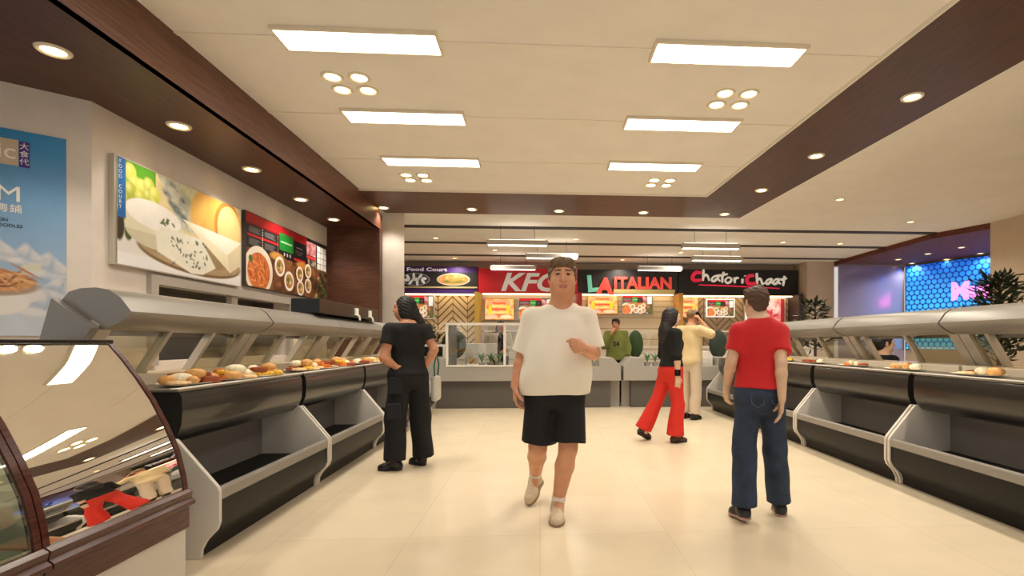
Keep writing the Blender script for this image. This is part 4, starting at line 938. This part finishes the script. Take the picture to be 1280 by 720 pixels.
def person(name, label, org, rot, J, torso, hd, h, skin, limb=1., hands=(), feet=True, group=None, neck=True):
    """J holds joints as offsets from org in room directions; torso keys are in the body's own frame"""
    t = thing(name, label, 'person', (org[0], org[1], 0), rot, group); Ri = np.array(Matrix.Rotation(-rot, 3, 'Z'))
    j = {k: Ri@np.array(v) for k, v in J.items()}
    hc = j['head']; R = rotm(*hd[0]); s = hd[1]; P, T = head(hc, R, s, hd[2] if len(hd) > 2 else 1.)
    tk = smooth_keys(torso); P.append(('l', tk, .03)); nb = np.array((tk[-1][1], tk[-1][2], tk[-1][0]-.04))
    P.append(('c', T(0,.02,-.10), tuple(nb), .054*s, .062*s, .04))
    for q in 'LR':
        sh, el, wr = j['sh'+q], j['el'+q], j['wr'+q]
        P += [('c', tuple(nb+(0, 0, -.02)), tuple(sh), .048*limb, .05*limb, .05), ('c', tuple(sh), tuple(el), .055*limb, .041*limb, .03), ('c', tuple(el), tuple(el*.72+wr*.28), .041*limb, .043*limb, .015), ('c', tuple(el*.72+wr*.28), tuple(wr), .043*limb, .028*limb, .012)]
        hp, kn, an = j['hp'+q], j['kn'+q], j['an'+q]; bk = np.array((0, .014, 0)); m1 = kn*.68+an*.32+bk
        P += [('c', tuple(hp), tuple(kn), .088*limb, .056*limb, .04), ('c', tuple(kn), tuple(m1), .053*limb, .058*limb, .02), ('c', tuple(m1), tuple(an), .058*limb, .036*limb, .02), ('c', tuple(an), tuple(j['to'+q]*.75+j['he'+q]*.25+np.array((0, 0, .03))), .034*limb, .024*limb, .02)]
    for w, d, n, th, hs, cu in hands: P += hand(j['wr'+w], Ri@np.array(d, float), Ri@np.array(n, float), th, hs, cu)
    grown('body', P, h, [skin, M_lip, M_brow, M_eye], t, zone=zone_head(hc, R, s))
    return t, j, hc, R, s, Ri, tk
def top(parent, j, tk, z0, z1, inf, sl, h, m, fold=None, name='shirt', rs=(.072, .07), nm=None, extra=(), flare=.014):
    """shirt body from z0 up to the neck plus sleeves reaching sl of the way to the elbow (over 1: down the forearm)"""
    g = lambda z: inf+flare*max(0., 1-(z-z0)/.2)
    ks = [k+np.array((0, 0, 0, g(k[0]), g(k[0]))) for k in tk if z0 <= k[0] <= z1]
    kk = tk[np.argmin(np.abs(tk[:, 0]-z0))]; ks = [np.array((z0, kk[1], kk[2], kk[3]+g(z0), kk[4]+g(z0)))]+ks
    P = [('l', np.array(ks), .04)]; nb = np.array((tk[-1][1], tk[-1][2], tk[-1][0]-.075))
    for q in 'LR':
        sh, el, wr = j['sh'+q], j['el'+q], j['wr'+q]; P.append(('c', tuple(nb), tuple(sh), .052, rs[0]*.9, .05))
        f = sl[q] if isinstance(sl, dict) else sl
        if f <= 1: P.append(('f', tuple(sh), tuple(sh+(el-sh)*f), rs[0]*.93, rs[1], .04))
        else: P += [('c', tuple(sh), tuple(el), rs[0], rs[1], .04), ('f', tuple(el), tuple(el+(wr-el)*(f-1)), rs[1], rs[1]*.8, .02)]
    P += list(extra); c = [((0, 0, z1), (0, 0, 1))]
    return grown(name, P, h, m, parent, clips=c, fold=fold, label=nm)
def trousers(parent, j, tk, z1, rad, end, h, m, fold=None, name='trousers', inf=.014, nm=None):
    """rad: radius at hip, knee, hem; end: hem as a share of the way from knee to ankle (below 0: above the knee)"""
    zh = j['hpL'][2]
    ks = [k+np.array((0, 0, 0, inf, inf)) for k in tk if k[0] <= z1]; ks = [ks[0]-np.array((.03, 0, 0, .02, .02))]+ks; P = [('l', np.array(ks), .05)]
    for q in 'LR':
        hp, kn, an = j['hp'+q], j['kn'+q], j['an'+q]
        if end < 0: P.append(('f', tuple(hp), tuple(hp+(kn-hp)*(1+end)), rad[0], rad[2], .045))
        else: P += [('c', tuple(hp), tuple(kn), rad[0], rad[1], .035), ('f', tuple(kn), tuple(kn+(an-kn)*end), rad[1], rad[2], .02)]
    return grown(name, P, h, m, parent, clips=[((0, 0, z1), (0, 0, 1))], fold=fold, label=nm)

# --- man in white
J = dict(head=(.03,-.05,1.628), shL=(.19,.01,1.365), elL=(.243,-.01,1.125), wrL=(.165,-.235,1.155), shR=(-.17,.01,1.365), elR=(-.238,.03,1.10), wrR=(-.285,-.03,.91),
    hpL=(.085,0,.86), knL=(.068,-.05,.485), anL=(.005,.055,.10), heL=(.0,.10,.0), toL=(-.012,-.165,.0), hpR=(-.115,0,.86), knR=(-.135,.03,.48), anR=(-.155,.40,.20), heR=(-.115,.475,.135), toR=(-.195,.275,.005))
tor = [(.78,-.02,.02,.17,.12),(.88,-.02,.01,.195,.15),(1.0,-.01,-.015,.212,.168),(1.12,0,-.015,.208,.162),(1.25,.01,.0,.2,.138),(1.35,.01,.012,.178,.112),(1.42,.012,.02,.12,.082),(1.475,.02,.015,.068,.06)]
fist = (1.35, 1.45, 1.0)
H = .0058
t, j, hc, R, s, Ri, tk = person('person', 'person walking towards the camera in a cream T-shirt and black shorts, fist raised', (.12, 3.48), 0., J, tor, ((0, -.03, 0), 1.11, 1.18), H, mat('skin_warm', (212, 152, 116), .5, noise=.06, nscale=18), 1.12,
    [('L', (-.45,-.78,.25), (-.85,.3,-.2), -1, 1.02, fist), ('R', (-.02,-.12,-1), (.95,.1,0), 1, 1.0, (.45, .6, .4))])
M_tee = mat('cream_tee', (244, 235, 219), .85, sheen=.2)
top(t, j, tk, .855, 1.465, .022, {'L': .88, 'R': .9}, .0075, M_tee, folds(.004, 14, 12, 1), name='t_shirt', rs=(.076, .09), flare=.03)
M_navy = mat('black_cloth', (13, 12, 18), .8)
trousers(t, j, tk, .90, (.098, .1, .116), -.115, .0075, M_navy, folds(.003, 8, 24, 2), name='shorts', inf=.014)
P, T = hair_short(hc, R, s); grown('hair', P, .005, mat('hair_brown', (108, 84, 60), .6, noise=.3, nscale=60), t, fold=strands(s, T))
M_sneak = mat('cream_sneaker', (206, 186, 156), .6, noise=.12, nscale=30); M_sneak2 = mat('tan_sole', (150, 126, 98), .6)
for q in 'LR':
    up = None if q == 'L' else (-.5, -.55, .67)
    shoe('sneaker', t, j['he'+q], j['to'+q], j['an'+q]+(j['kn'+q]-j['an'+q])*.04, .005, M_sneak, M_sneak2, up, 1.08)
    a = j['an'+q]; k = j['kn'+q]; grown('sock', [('f', tuple(a), tuple(a+(k-a)*.13), .047, .049, .01)], .005, M_white, t, clips=[(a, tuple((a-k)/np.linalg.norm(a-k)))])

# --- person in the red T-shirt, seen from behind
J = dict(head=(-.01,.03,1.47), shL=(-.135,.0,1.27), elL=(-.20,-.01,1.07), wrL=(-.185,.11,.885), shR=(.132,-.02,1.27), elR=(.092,-.125,1.06), wrR=(.078,-.165,.83),
    hpL=(-.075,0,.85), knL=(-.105,-.0,.46), anL=(-.125,-.05,.095), heL=(-.128,-.115,.03), toL=(-.145,.12,.0), hpR=(.078,0,.85), knR=(.125,.03,.46), anR=(.17,.075,.08), heR=(.165,.02,.0), toR=(.235,.235,.0))
tor = [(.76,0,0,.12,.09),(.85,0,.012,.152,.115),(.95,0,.0,.14,.1),(1.05,0,-.005,.13,.092),(1.18,0,-.005,.145,.1),(1.27,0,.0,.142,.092),(1.33,0,.01,.10,.07),(1.375,0,.015,.055,.05)]
H = .006
t, j, hc, R, s, Ri, tk = person('person', 'person walking away in a red T-shirt and dark blue jeans', (1.49, 3.40), PI, J, tor, ((0, -.02, 0), .92), H, M_skinp, .88,
    [('R', (-.02,.1,-1), (-.9,.3,0), 1, .92, (.25, .3, .25)), ('L', (.1,.35,-.9), (.9,.2,0), -1, .92, (.4, .5, .3))])
top(t, j, tk, .895, 1.372, .018, .66, .0075, mat('red_tee', (198, 20, 26), .8, sheen=.1), folds(.005, 18, 22, 5), name='t_shirt', rs=(.066, .068))
M_jean = mat('dark_denim', (38, 52, 74), .8, noise=.35, nscale=9)
jn = trousers(t, j, tk, .93, (.092, .078, .082), .97, .0075, M_jean, folds(.004, 26, 14, 6), name='jeans', inf=.016)
for sx in (-1, 1):
    b = MB(); x0 = sx*.07
    b.tube([(x0-.045,.128,.86),(x0-.04,.142,.80),(x0,.142,.775),(x0+.04,.14,.80),(x0+.045,.126,.86),(x0-.045,.128,.86)], .0025, 5); b.build('pocket_seam', mat('seam_blue', (74, 88, 108), .8), jn)
P, T = hair_short(hc, R, s); P.append(('e', T(0,.07,-.02), (.055*s,.03*s,.05*s), R, .03)); grown('hair', P, .005, mat('hair_dark_brown', (80, 54, 40), .6, noise=.3, nscale=60), t, fold=strands(s, T, .003))
M_rshoe = mat('dark_shoe', (40, 36, 38), .5); M_rsole = mat('mauve_sole', (176, 140, 130), .6)
for q in 'LR': shoe('shoe', t, j['he'+q], j['to'+q], j['an'+q], .005, M_rshoe, M_rsole, (0, .28, 1) if q == 'L' else None, .95)

# --- person in black with hands on hips, looking left
ra = math.atan2(-.6, -.8)
J = dict(head=(-.045,.02,1.525), shL=(-.135,-.10,1.315), elL=(-.175,-.17,1.055), wrL=(-.07,-.135,.965), shR=(.135,.10,1.315), elR=(.235,.06,1.13), wrR=(.15,.05,.965),
    hpL=(-.07,-.05,.88), knL=(-.095,-.085,.47), anL=(-.10,-.10,.09), heL=(-.035,-.09,.0), toL=(-.255,-.09,.0), hpR=(.075,.05,.88), knR=(.10,.07,.47), anR=(.12,.09,.09), heR=(.14,.07,.0), toR=(-.03,.20,.0))
tor = [(.78,0,0,.13,.1),(.88,0,.012,.165,.125),(.96,0,.005,.15,.108),(1.06,0,-.005,.138,.1),(1.18,0,-.012,.148,.112),(1.29,0,.0,.142,.094),(1.35,0,.012,.10,.07),(1.40,0,.012,.055,.05)]
hy = -.95
t, j, hc, R, s, Ri, tk = person('person', 'person dressed in black with long dark hair and hands on hips, facing the left counters', (-1.26, 4.99), ra, J, tor, ((.85, 0, 0), .93), .006, M_skint, .95,
    [('L', (.75,.1,-.35), (.4,.8,0), 1, .9, (.5, .4, .3)), ('R', (-.75,-.1,-.3), (-.3,-.8,0), -1, .9, (.5, .4, .3))])
M_blk = mat('black_cotton', (9, 8, 9), .85)
top(t, j, tk, .90, 1.385, .016, .52, .0075, M_blk, folds(.003, 20, 18, 7), name='top', rs=(.07, .072))
tr2 = trousers(t, j, tk, .95, (.105, .095, .102), .98, .0075, mat('black_cargo', (12, 12, 17), .85, noise=.3, nscale=6), folds(.006, 18, 14, 8), name='cargo_trousers', inf=.018)
w2l = lambda v: tuple(Ri@np.array(v, float))
for (x, y, z, hh) in ((-.075,-.165,.80,.16), (-.085,-.18,.56,.15)):
    b = MB(); b.box(-.06, .06, -.012, .012, -hh/2, hh/2); o = b.build('cargo_pocket', mat('cargo_pocket', (26, 27, 36), .85), tr2, bevel=.008, loc=w2l((x, y, z))); o.rotation_euler = (0, 0, -ra+.1)

a0 = np.array(w2l((.02,.09,1.50))); a1 = np.array(w2l((.075,.10,1.38))); a2 = np.array(w2l((.12,.10,1.27)))
P, T = hair_long(hc, R, s, [(a0, a1, .06, .055), (a1, a2, .055, .03)]); grown('hair', P, .006, mat('hair_black', (16, 13, 14), .6, noise=.3, nscale=50), t, fold=strands(s, T, .003))
M_bshoe = mat('black_leather', (22, 18, 17), .4)
for q in 'LR': shoe('shoe', t, j['he'+q], j['to'+q], j['an'+q], .006, M_bshoe, M_dsole, None, .98)
g = thing('handbag', 'small pale handbag on a green strap at the side of the person in black', 'handbag', (-1.03, 5.16, .62))
MB().box(-.035,.035,-.1,.1,.0,.25).build('bag_body', mat('pale_bag', (198, 196, 186), .6), g, bevel=.03)
MB().tube([(.0,-.07,.24),(-.01,-.05,.36),(.01,-.02,.47),(.02,.03,.36),(.0,.07,.24)], .008, 8).build('strap', mat('green_strap', (40, 100, 74), .6), g)

# --- person in red trousers, walking right
f = np.array((.96, .28)); f /= np.linalg.norm(f); ra = math.atan2(f[0], -f[1])
J = dict(head=(.02,.01,1.505), shR=(.03,-.13,1.30), elR=(.03,-.17,1.03), wrR=(.035,-.17,.80), shL=(-.06,.13,1.30), elL=(-.06,.18,1.04), wrL=(.03,.19,.82),
    hpR=(.03,-.07,.86), knR=(.06,-.07,.46), anR=(.035,-.06,.09), heR=(-.02,-.07,.0), toR=(.19,-.01,.0), hpL=(-.02,.07,.86), knL=(-.16,.06,.48), anL=(-.32,.10,.14), heL=(-.385,.09,.09), toL=(-.22,.15,.0))
tor = [(.76,0,0,.12,.1),(.86,0,.01,.155,.12),(.95,0,.0,.14,.1),(1.04,0,-.005,.125,.092),(1.18,0,-.02,.138,.115),(1.28,0,.0,.135,.09),(1.34,0,.012,.09,.066),(1.385,0,.012,.052,.05)]
t, j, hc, R, s, Ri, tk = person('person', 'person with long dark hair walking right in a black top and red trousers', (1.58, 6.10), ra, J, tor, ((-.15, .05, 0), .92), .0075, M_skinp, .88,
    [('R', (.02,0,-1), (0,.9,0), 1, .9, (.3, .4, .3)), ('L', (.1,.1,-1), (0,-.9,0), -1, .9, (.3, .4, .3))])
top(t, j, tk, .915, 1.375, .015, 1.05, .009, M_blk, folds(.003, 20, 18, 9), name='top', rs=(.062, .056))
trousers(t, j, tk, .93, (.098, .078, .105), .99, .009, mat('red_trousers', (206, 40, 26), .8), folds(.005, 20, 12, 10), name='trousers', inf=.014)
w2l = lambda v: np.array(Ri@np.array(v, float))
P, T = hair_long(hc, R, s, [(w2l((-.03,.0,1.50)), w2l((-.075,-.02,1.34)), .075, .075), (w2l((-.075,-.02,1.34)), w2l((-.10,-.02,1.22)), .07, .035)]); grown('hair', P, .0075, mat('hair_black_brown', (30, 20, 18), .6, noise=.3, nscale=50), t, fold=strands(s, T, .003))
wr, el = j['wrR'], j['elR']; grown('wristband', [('f', tuple(wr+(el-wr)*.36), tuple(wr+(el-wr)*.02), .036, .034, .0)], .005, M_black, t, clips=[(wr+(el-wr)*.36, tuple((el-wr)/np.linalg.norm(el-wr)))])
for q in 'LR': shoe('shoe', t, j['he'+q], j['to'+q], j['an'+q], .006, mat('brown_shoe', (74, 48, 34), .5), M_dsole, (.35, .1, .9) if q == 'L' else None, .92)

# --- person in beige holding a phone to the ear
f = np.array((.75, .66)); f /= np.linalg.norm(f); ra = math.atan2(f[0], -f[1])
J = dict(head=(.03,.02,1.60), shR=(.06,-.13,1.40), elR=(.25,-.16,1.33), wrR=(.12,-.10,1.53), shL=(-.14,.10,1.40), elL=(-.15,.16,1.14), wrL=(-.02,.22,.98),
    hpR=(.04,-.08,.90), knR=(.05,-.085,.49), anR=(.03,-.08,.09), heR=(-.03,-.1,.0), toR=(.16,.03,.0), hpL=(-.07,.08,.90), knL=(-.07,.09,.49), anL=(-.07,.1,.09), heL=(-.12,.07,.0), toL=(.05,.22,.0))
tor = [(.80,0,0,.12,.1),(.90,0,.01,.155,.125),(1.0,0,.0,.15,.115),(1.12,0,-.01,.15,.11),(1.26,0,-.01,.16,.115),(1.37,0,.0,.145,.09),(1.43,0,.012,.09,.066),(1.48,0,.012,.054,.052)]
t, j, hc, R, s, Ri, tk = person('person', 'person in a cream shirt and off-white trousers holding a phone to the ear', (2.36, 7.87), ra, J, tor, ((-.2, .05, 0), .95), .009, M_skint, .92,
    [('R', (-.5,.1,.8), (-.6,.6,-.2), -1, .95, (.8, .7, .5)), ('L', (.3,.1,-1), (.5,-.5,0), -1, .95, (.3, .4, .3))])
top(t, j, tk, .86, 1.465, .022, 1.25, .01, mat('cream_shirt', (218, 196, 150), .8), folds(.005, 18, 18, 11), name='shirt', rs=(.074, .07))
trousers(t, j, tk, .95, (.1, .082, .086), .97, .01, mat('offwhite_trousers', (208, 190, 168), .8), folds(.005, 20, 12, 12), name='trousers', inf=.016)
P, T = hair_short(hc, R, s); grown('hair', P, .0075, mat('hair_sandy', (128, 98, 62), .6, noise=.3, nscale=60), t, fold=strands(s, T, .003))
for q in 'LR': shoe('shoe', t, j['he'+q], j['to'+q], j['an'+q], .007, M_bshoe, M_dsole)
ph = thing('phone', 'dark phone held to the ear by the person in the cream shirt', 'phone', (2.36+.105, 7.87-.085, 1.56)); o = MB().box(-.035,.035,-.005,.005,-.02,.12).build('case', M_black, ph, bevel=.003); o.rotation_euler = (0, -.4, -.5)

# --- person in the green hoodie behind the island, hand to mouth
J = dict(head=(.0,-.01,1.57), shL=(.17,.02,1.36), elL=(.24,.0,1.10), wrL=(.22,-.08,.90), shR=(-.16,.0,1.36), elR=(-.24,-.10,1.14), wrR=(-.10,-.17,1.40),
    hpL=(.09,0,.88), knL=(.10,0,.48), anL=(.10,.02,.09), heL=(.1,.07,.0), toL=(.12,-.16,.0), hpR=(-.09,0,.88), knR=(-.10,0,.48), anR=(-.10,.02,.09), heR=(-.1,.07,.0), toR=(-.12,-.16,.0))
tor = [(.78,0,0,.13,.1),(.88,0,.01,.165,.125),(1.0,0,.0,.17,.125),(1.12,0,-.01,.17,.125),(1.24,0,-.005,.175,.125),(1.34,0,.0,.15,.095),(1.40,0,.012,.09,.07),(1.45,0,.012,.055,.052)]
t, j, hc, R, s, Ri, tk = person('person', 'person in a green hoodie behind the grey island counter, hand raised to the mouth', (1.53, 10.28), -.1, J, tor, ((-.35, .1, 0), .95), .009, M_skint, .92,
    [('R', (.35,.25,.6), (.3,.7,-.1), 1, .95, (.8, .7, .5)), ('L', (0,-.1,-1), (-.9,0,0), -1, .95, (.3, .4, .3))])
M_hood = mat('green_hoodie', (116, 122, 56), .85, noise=.12, nscale=10)
ho = top(t, j, tk, .84, 1.44, .03, 1.88, .01, M_hood, folds(.006, 18, 18, 13), name='hoodie', rs=(.085, .08), extra=[('e', (0,.06,1.42), (.13,.09,.05), None, .04)])
text('print', '24', .12, M_black, ho, (-.06, -.168, 1.13), (PI/2, 0, 0), extrude=.004, bold=.004)
trousers(t, j, tk, .92, (.1, .085, .085), .97, .011, M_blk, None, name='trousers')
P, T = hair_short(hc, R, s); grown('hair', P, .0075, mat('hair_black2', (24, 19, 17), .5, noise=.3, nscale=50), t)
for q in 'LR': shoe('shoe', t, j['he'+q], j['to'+q], j['an'+q], .008, M_bshoe, M_dsole)

# --- person with long dark hair in a pale open coat
J = dict(head=(.0,-.01,1.555), shL=(.15,.02,1.35), elL=(.23,.02,1.10), wrL=(.13,-.10,1.02), shR=(-.15,.0,1.35), elR=(-.2,.04,1.08), wrR=(-.19,-.04,.86),
    hpL=(.08,0,.87), knL=(.09,0,.47), anL=(.09,.02,.09), heL=(.09,.07,.0), toL=(.1,-.15,.0), hpR=(-.08,0,.87), knR=(-.09,0,.47), anR=(-.09,.02,.09), heR=(-.09,.07,.0), toR=(-.1,-.15,.0))
tor = [(.78,0,0,.12,.1),(.88,0,.01,.155,.115),(1.0,0,.0,.135,.1),(1.12,0,-.01,.135,.1),(1.24,0,-.015,.145,.115),(1.34,0,.0,.135,.09),(1.39,0,.012,.085,.066),(1.43,0,.012,.052,.05)]
t, j, hc, R, s, Ri, tk = person('person', 'person with long dark hair in a pale open coat, seen behind the glass box', (-.84, 11.0), .15, J, tor, ((-.2, .05, 0), .93), .009, M_skint, .88,
    [('L', (-.8,-.3,-.1), (0,.6,-.6), -1, .9, (.4, .5, .3)), ('R', (0,-.1,-1), (.9,0,0), 1, .9, (.3, .4, .3))])
top(t, j, tk, .86, 1.42, .012, .5, .01, M_blk, None, name='top', rs=(.062, .06))
M_coat = mat('pale_coat', (206, 196, 176), .8)
co = [k+np.array((0, 0, 0, .03, .03)) for k in tk if k[0] >= .79]; P = [('l', np.array(co), .03)]
for q in 'LR': P += [('c', tuple(j['sh'+q]), tuple(j['el'+q]), .072, .064, .04), ('f', tuple(j['el'+q]), tuple(j['el'+q]*.2+j['wr'+q]*.8), .064, .055, .02)]
P += [('s', (0,-.18,1.05), (.075,.16,.60), None, .01)]
grown('coat', P, .01, M_coat, t, clips=[((0, 0, 1.405), (0, 0, 1))], fold=folds(.004, 18, 18, 14))
trousers(t, j, tk, .92, (.095, .075, .07), .97, .011, M_blk, None, name='trousers')
P, T = hair_long(hc, R, s, [((.07,.03,1.50), (.085,.0,1.32), .035, .03), ((-.07,.03,1.50), (-.085,.0,1.32), .035, .03), ((0,.07,1.48), (0,.1,1.30), .06, .05)]); grown('hair', P, .0075, mat('hair_black3', (26, 19, 16), .45, noise=.3, nscale=50), t)
for q in 'LR': shoe('shoe', t, j['he'+q], j['to'+q], j['an'+q], .008, M_bshoe, M_dsole)

# --- person sitting behind the right counter, only the dark haired head in view
J = dict(head=(.02,.0,1.185), shL=(-.15,.03,.97), elL=(-.2,.12,.74), wrL=(-.08,.3,.70), shR=(.15,.03,.97), elR=(.2,.12,.74), wrR=(.08,.3,.70),
    hpL=(-.09,0,.55), knL=(-.11,.40,.53), anL=(-.11,.42,.12), heL=(-.11,.37,.03), toL=(-.12,.6,.03), hpR=(.09,0,.55), knR=(.11,.40,.53), anR=(.11,.42,.12), heR=(.11,.37,.03), toR=(.12,.6,.03))
tor = [(.47,0,0,.14,.11),(.55,0,.01,.16,.125),(.68,0,.0,.14,.1),(.82,0,-.01,.145,.105),(.92,0,-.005,.15,.105),(.98,0,.01,.11,.08),(1.03,0,.012,.085,.066),(1.07,0,.012,.052,.05)]
t, j, hc, R, s, Ri, tk = person('person', 'person with black hair sitting behind the second right counter, seen through its glass', (4.28, 6.15), PI, J, tor, ((-1.75, .05, 0), 1.08), .009, M_skinp, .9,
    [('L', (.4,.9,0), (0,0,-1), -1, .9, (.3, .4, .3)), ('R', (-.4,.9,0), (0,0,-1), 1, .9, (.3, .4, .3))])
top(t, j, tk, .50, 1.05, .016, 1.7, .011, M_blk, None, name='top', rs=(.066, .06))
trousers(t, j, tk, .58, (.095, .075, .07), .95, .011, M_navy, None, name='trousers')
P, T = hair_short(hc, R, s); P.append(('e', T(0,.06,.0), (.085*s,.075*s,.095*s), R, .03)); grown('hair', P, .0075, mat('hair_black4', (12, 10, 11), .45, noise=.3, nscale=50), t, fold=strands(s, T, .003))
for q in 'LR': shoe('shoe', t, j['he'+q], j['to'+q], j['an'+q], .008, M_bshoe, M_dsole)
st = thing('stool', 'round stool under the person sitting behind the right counter', 'stool', (4.28, 6.16, 0))
MB().lathe([(.001,.40),(.17,.40),(.18,.42),(.17,.445),(.001,.45)], 24, caps=False).build('seat', M_gseat, st, smooth=True)
for k in range(4): MB().tube([(.1*math.cos(k*PI/2+.7), .1*math.sin(k*PI/2+.7), .41), (.17*math.cos(k*PI/2+.7), .17*math.sin(k*PI/2+.7), 0)], .013, 8).build('leg', M_frame, st)
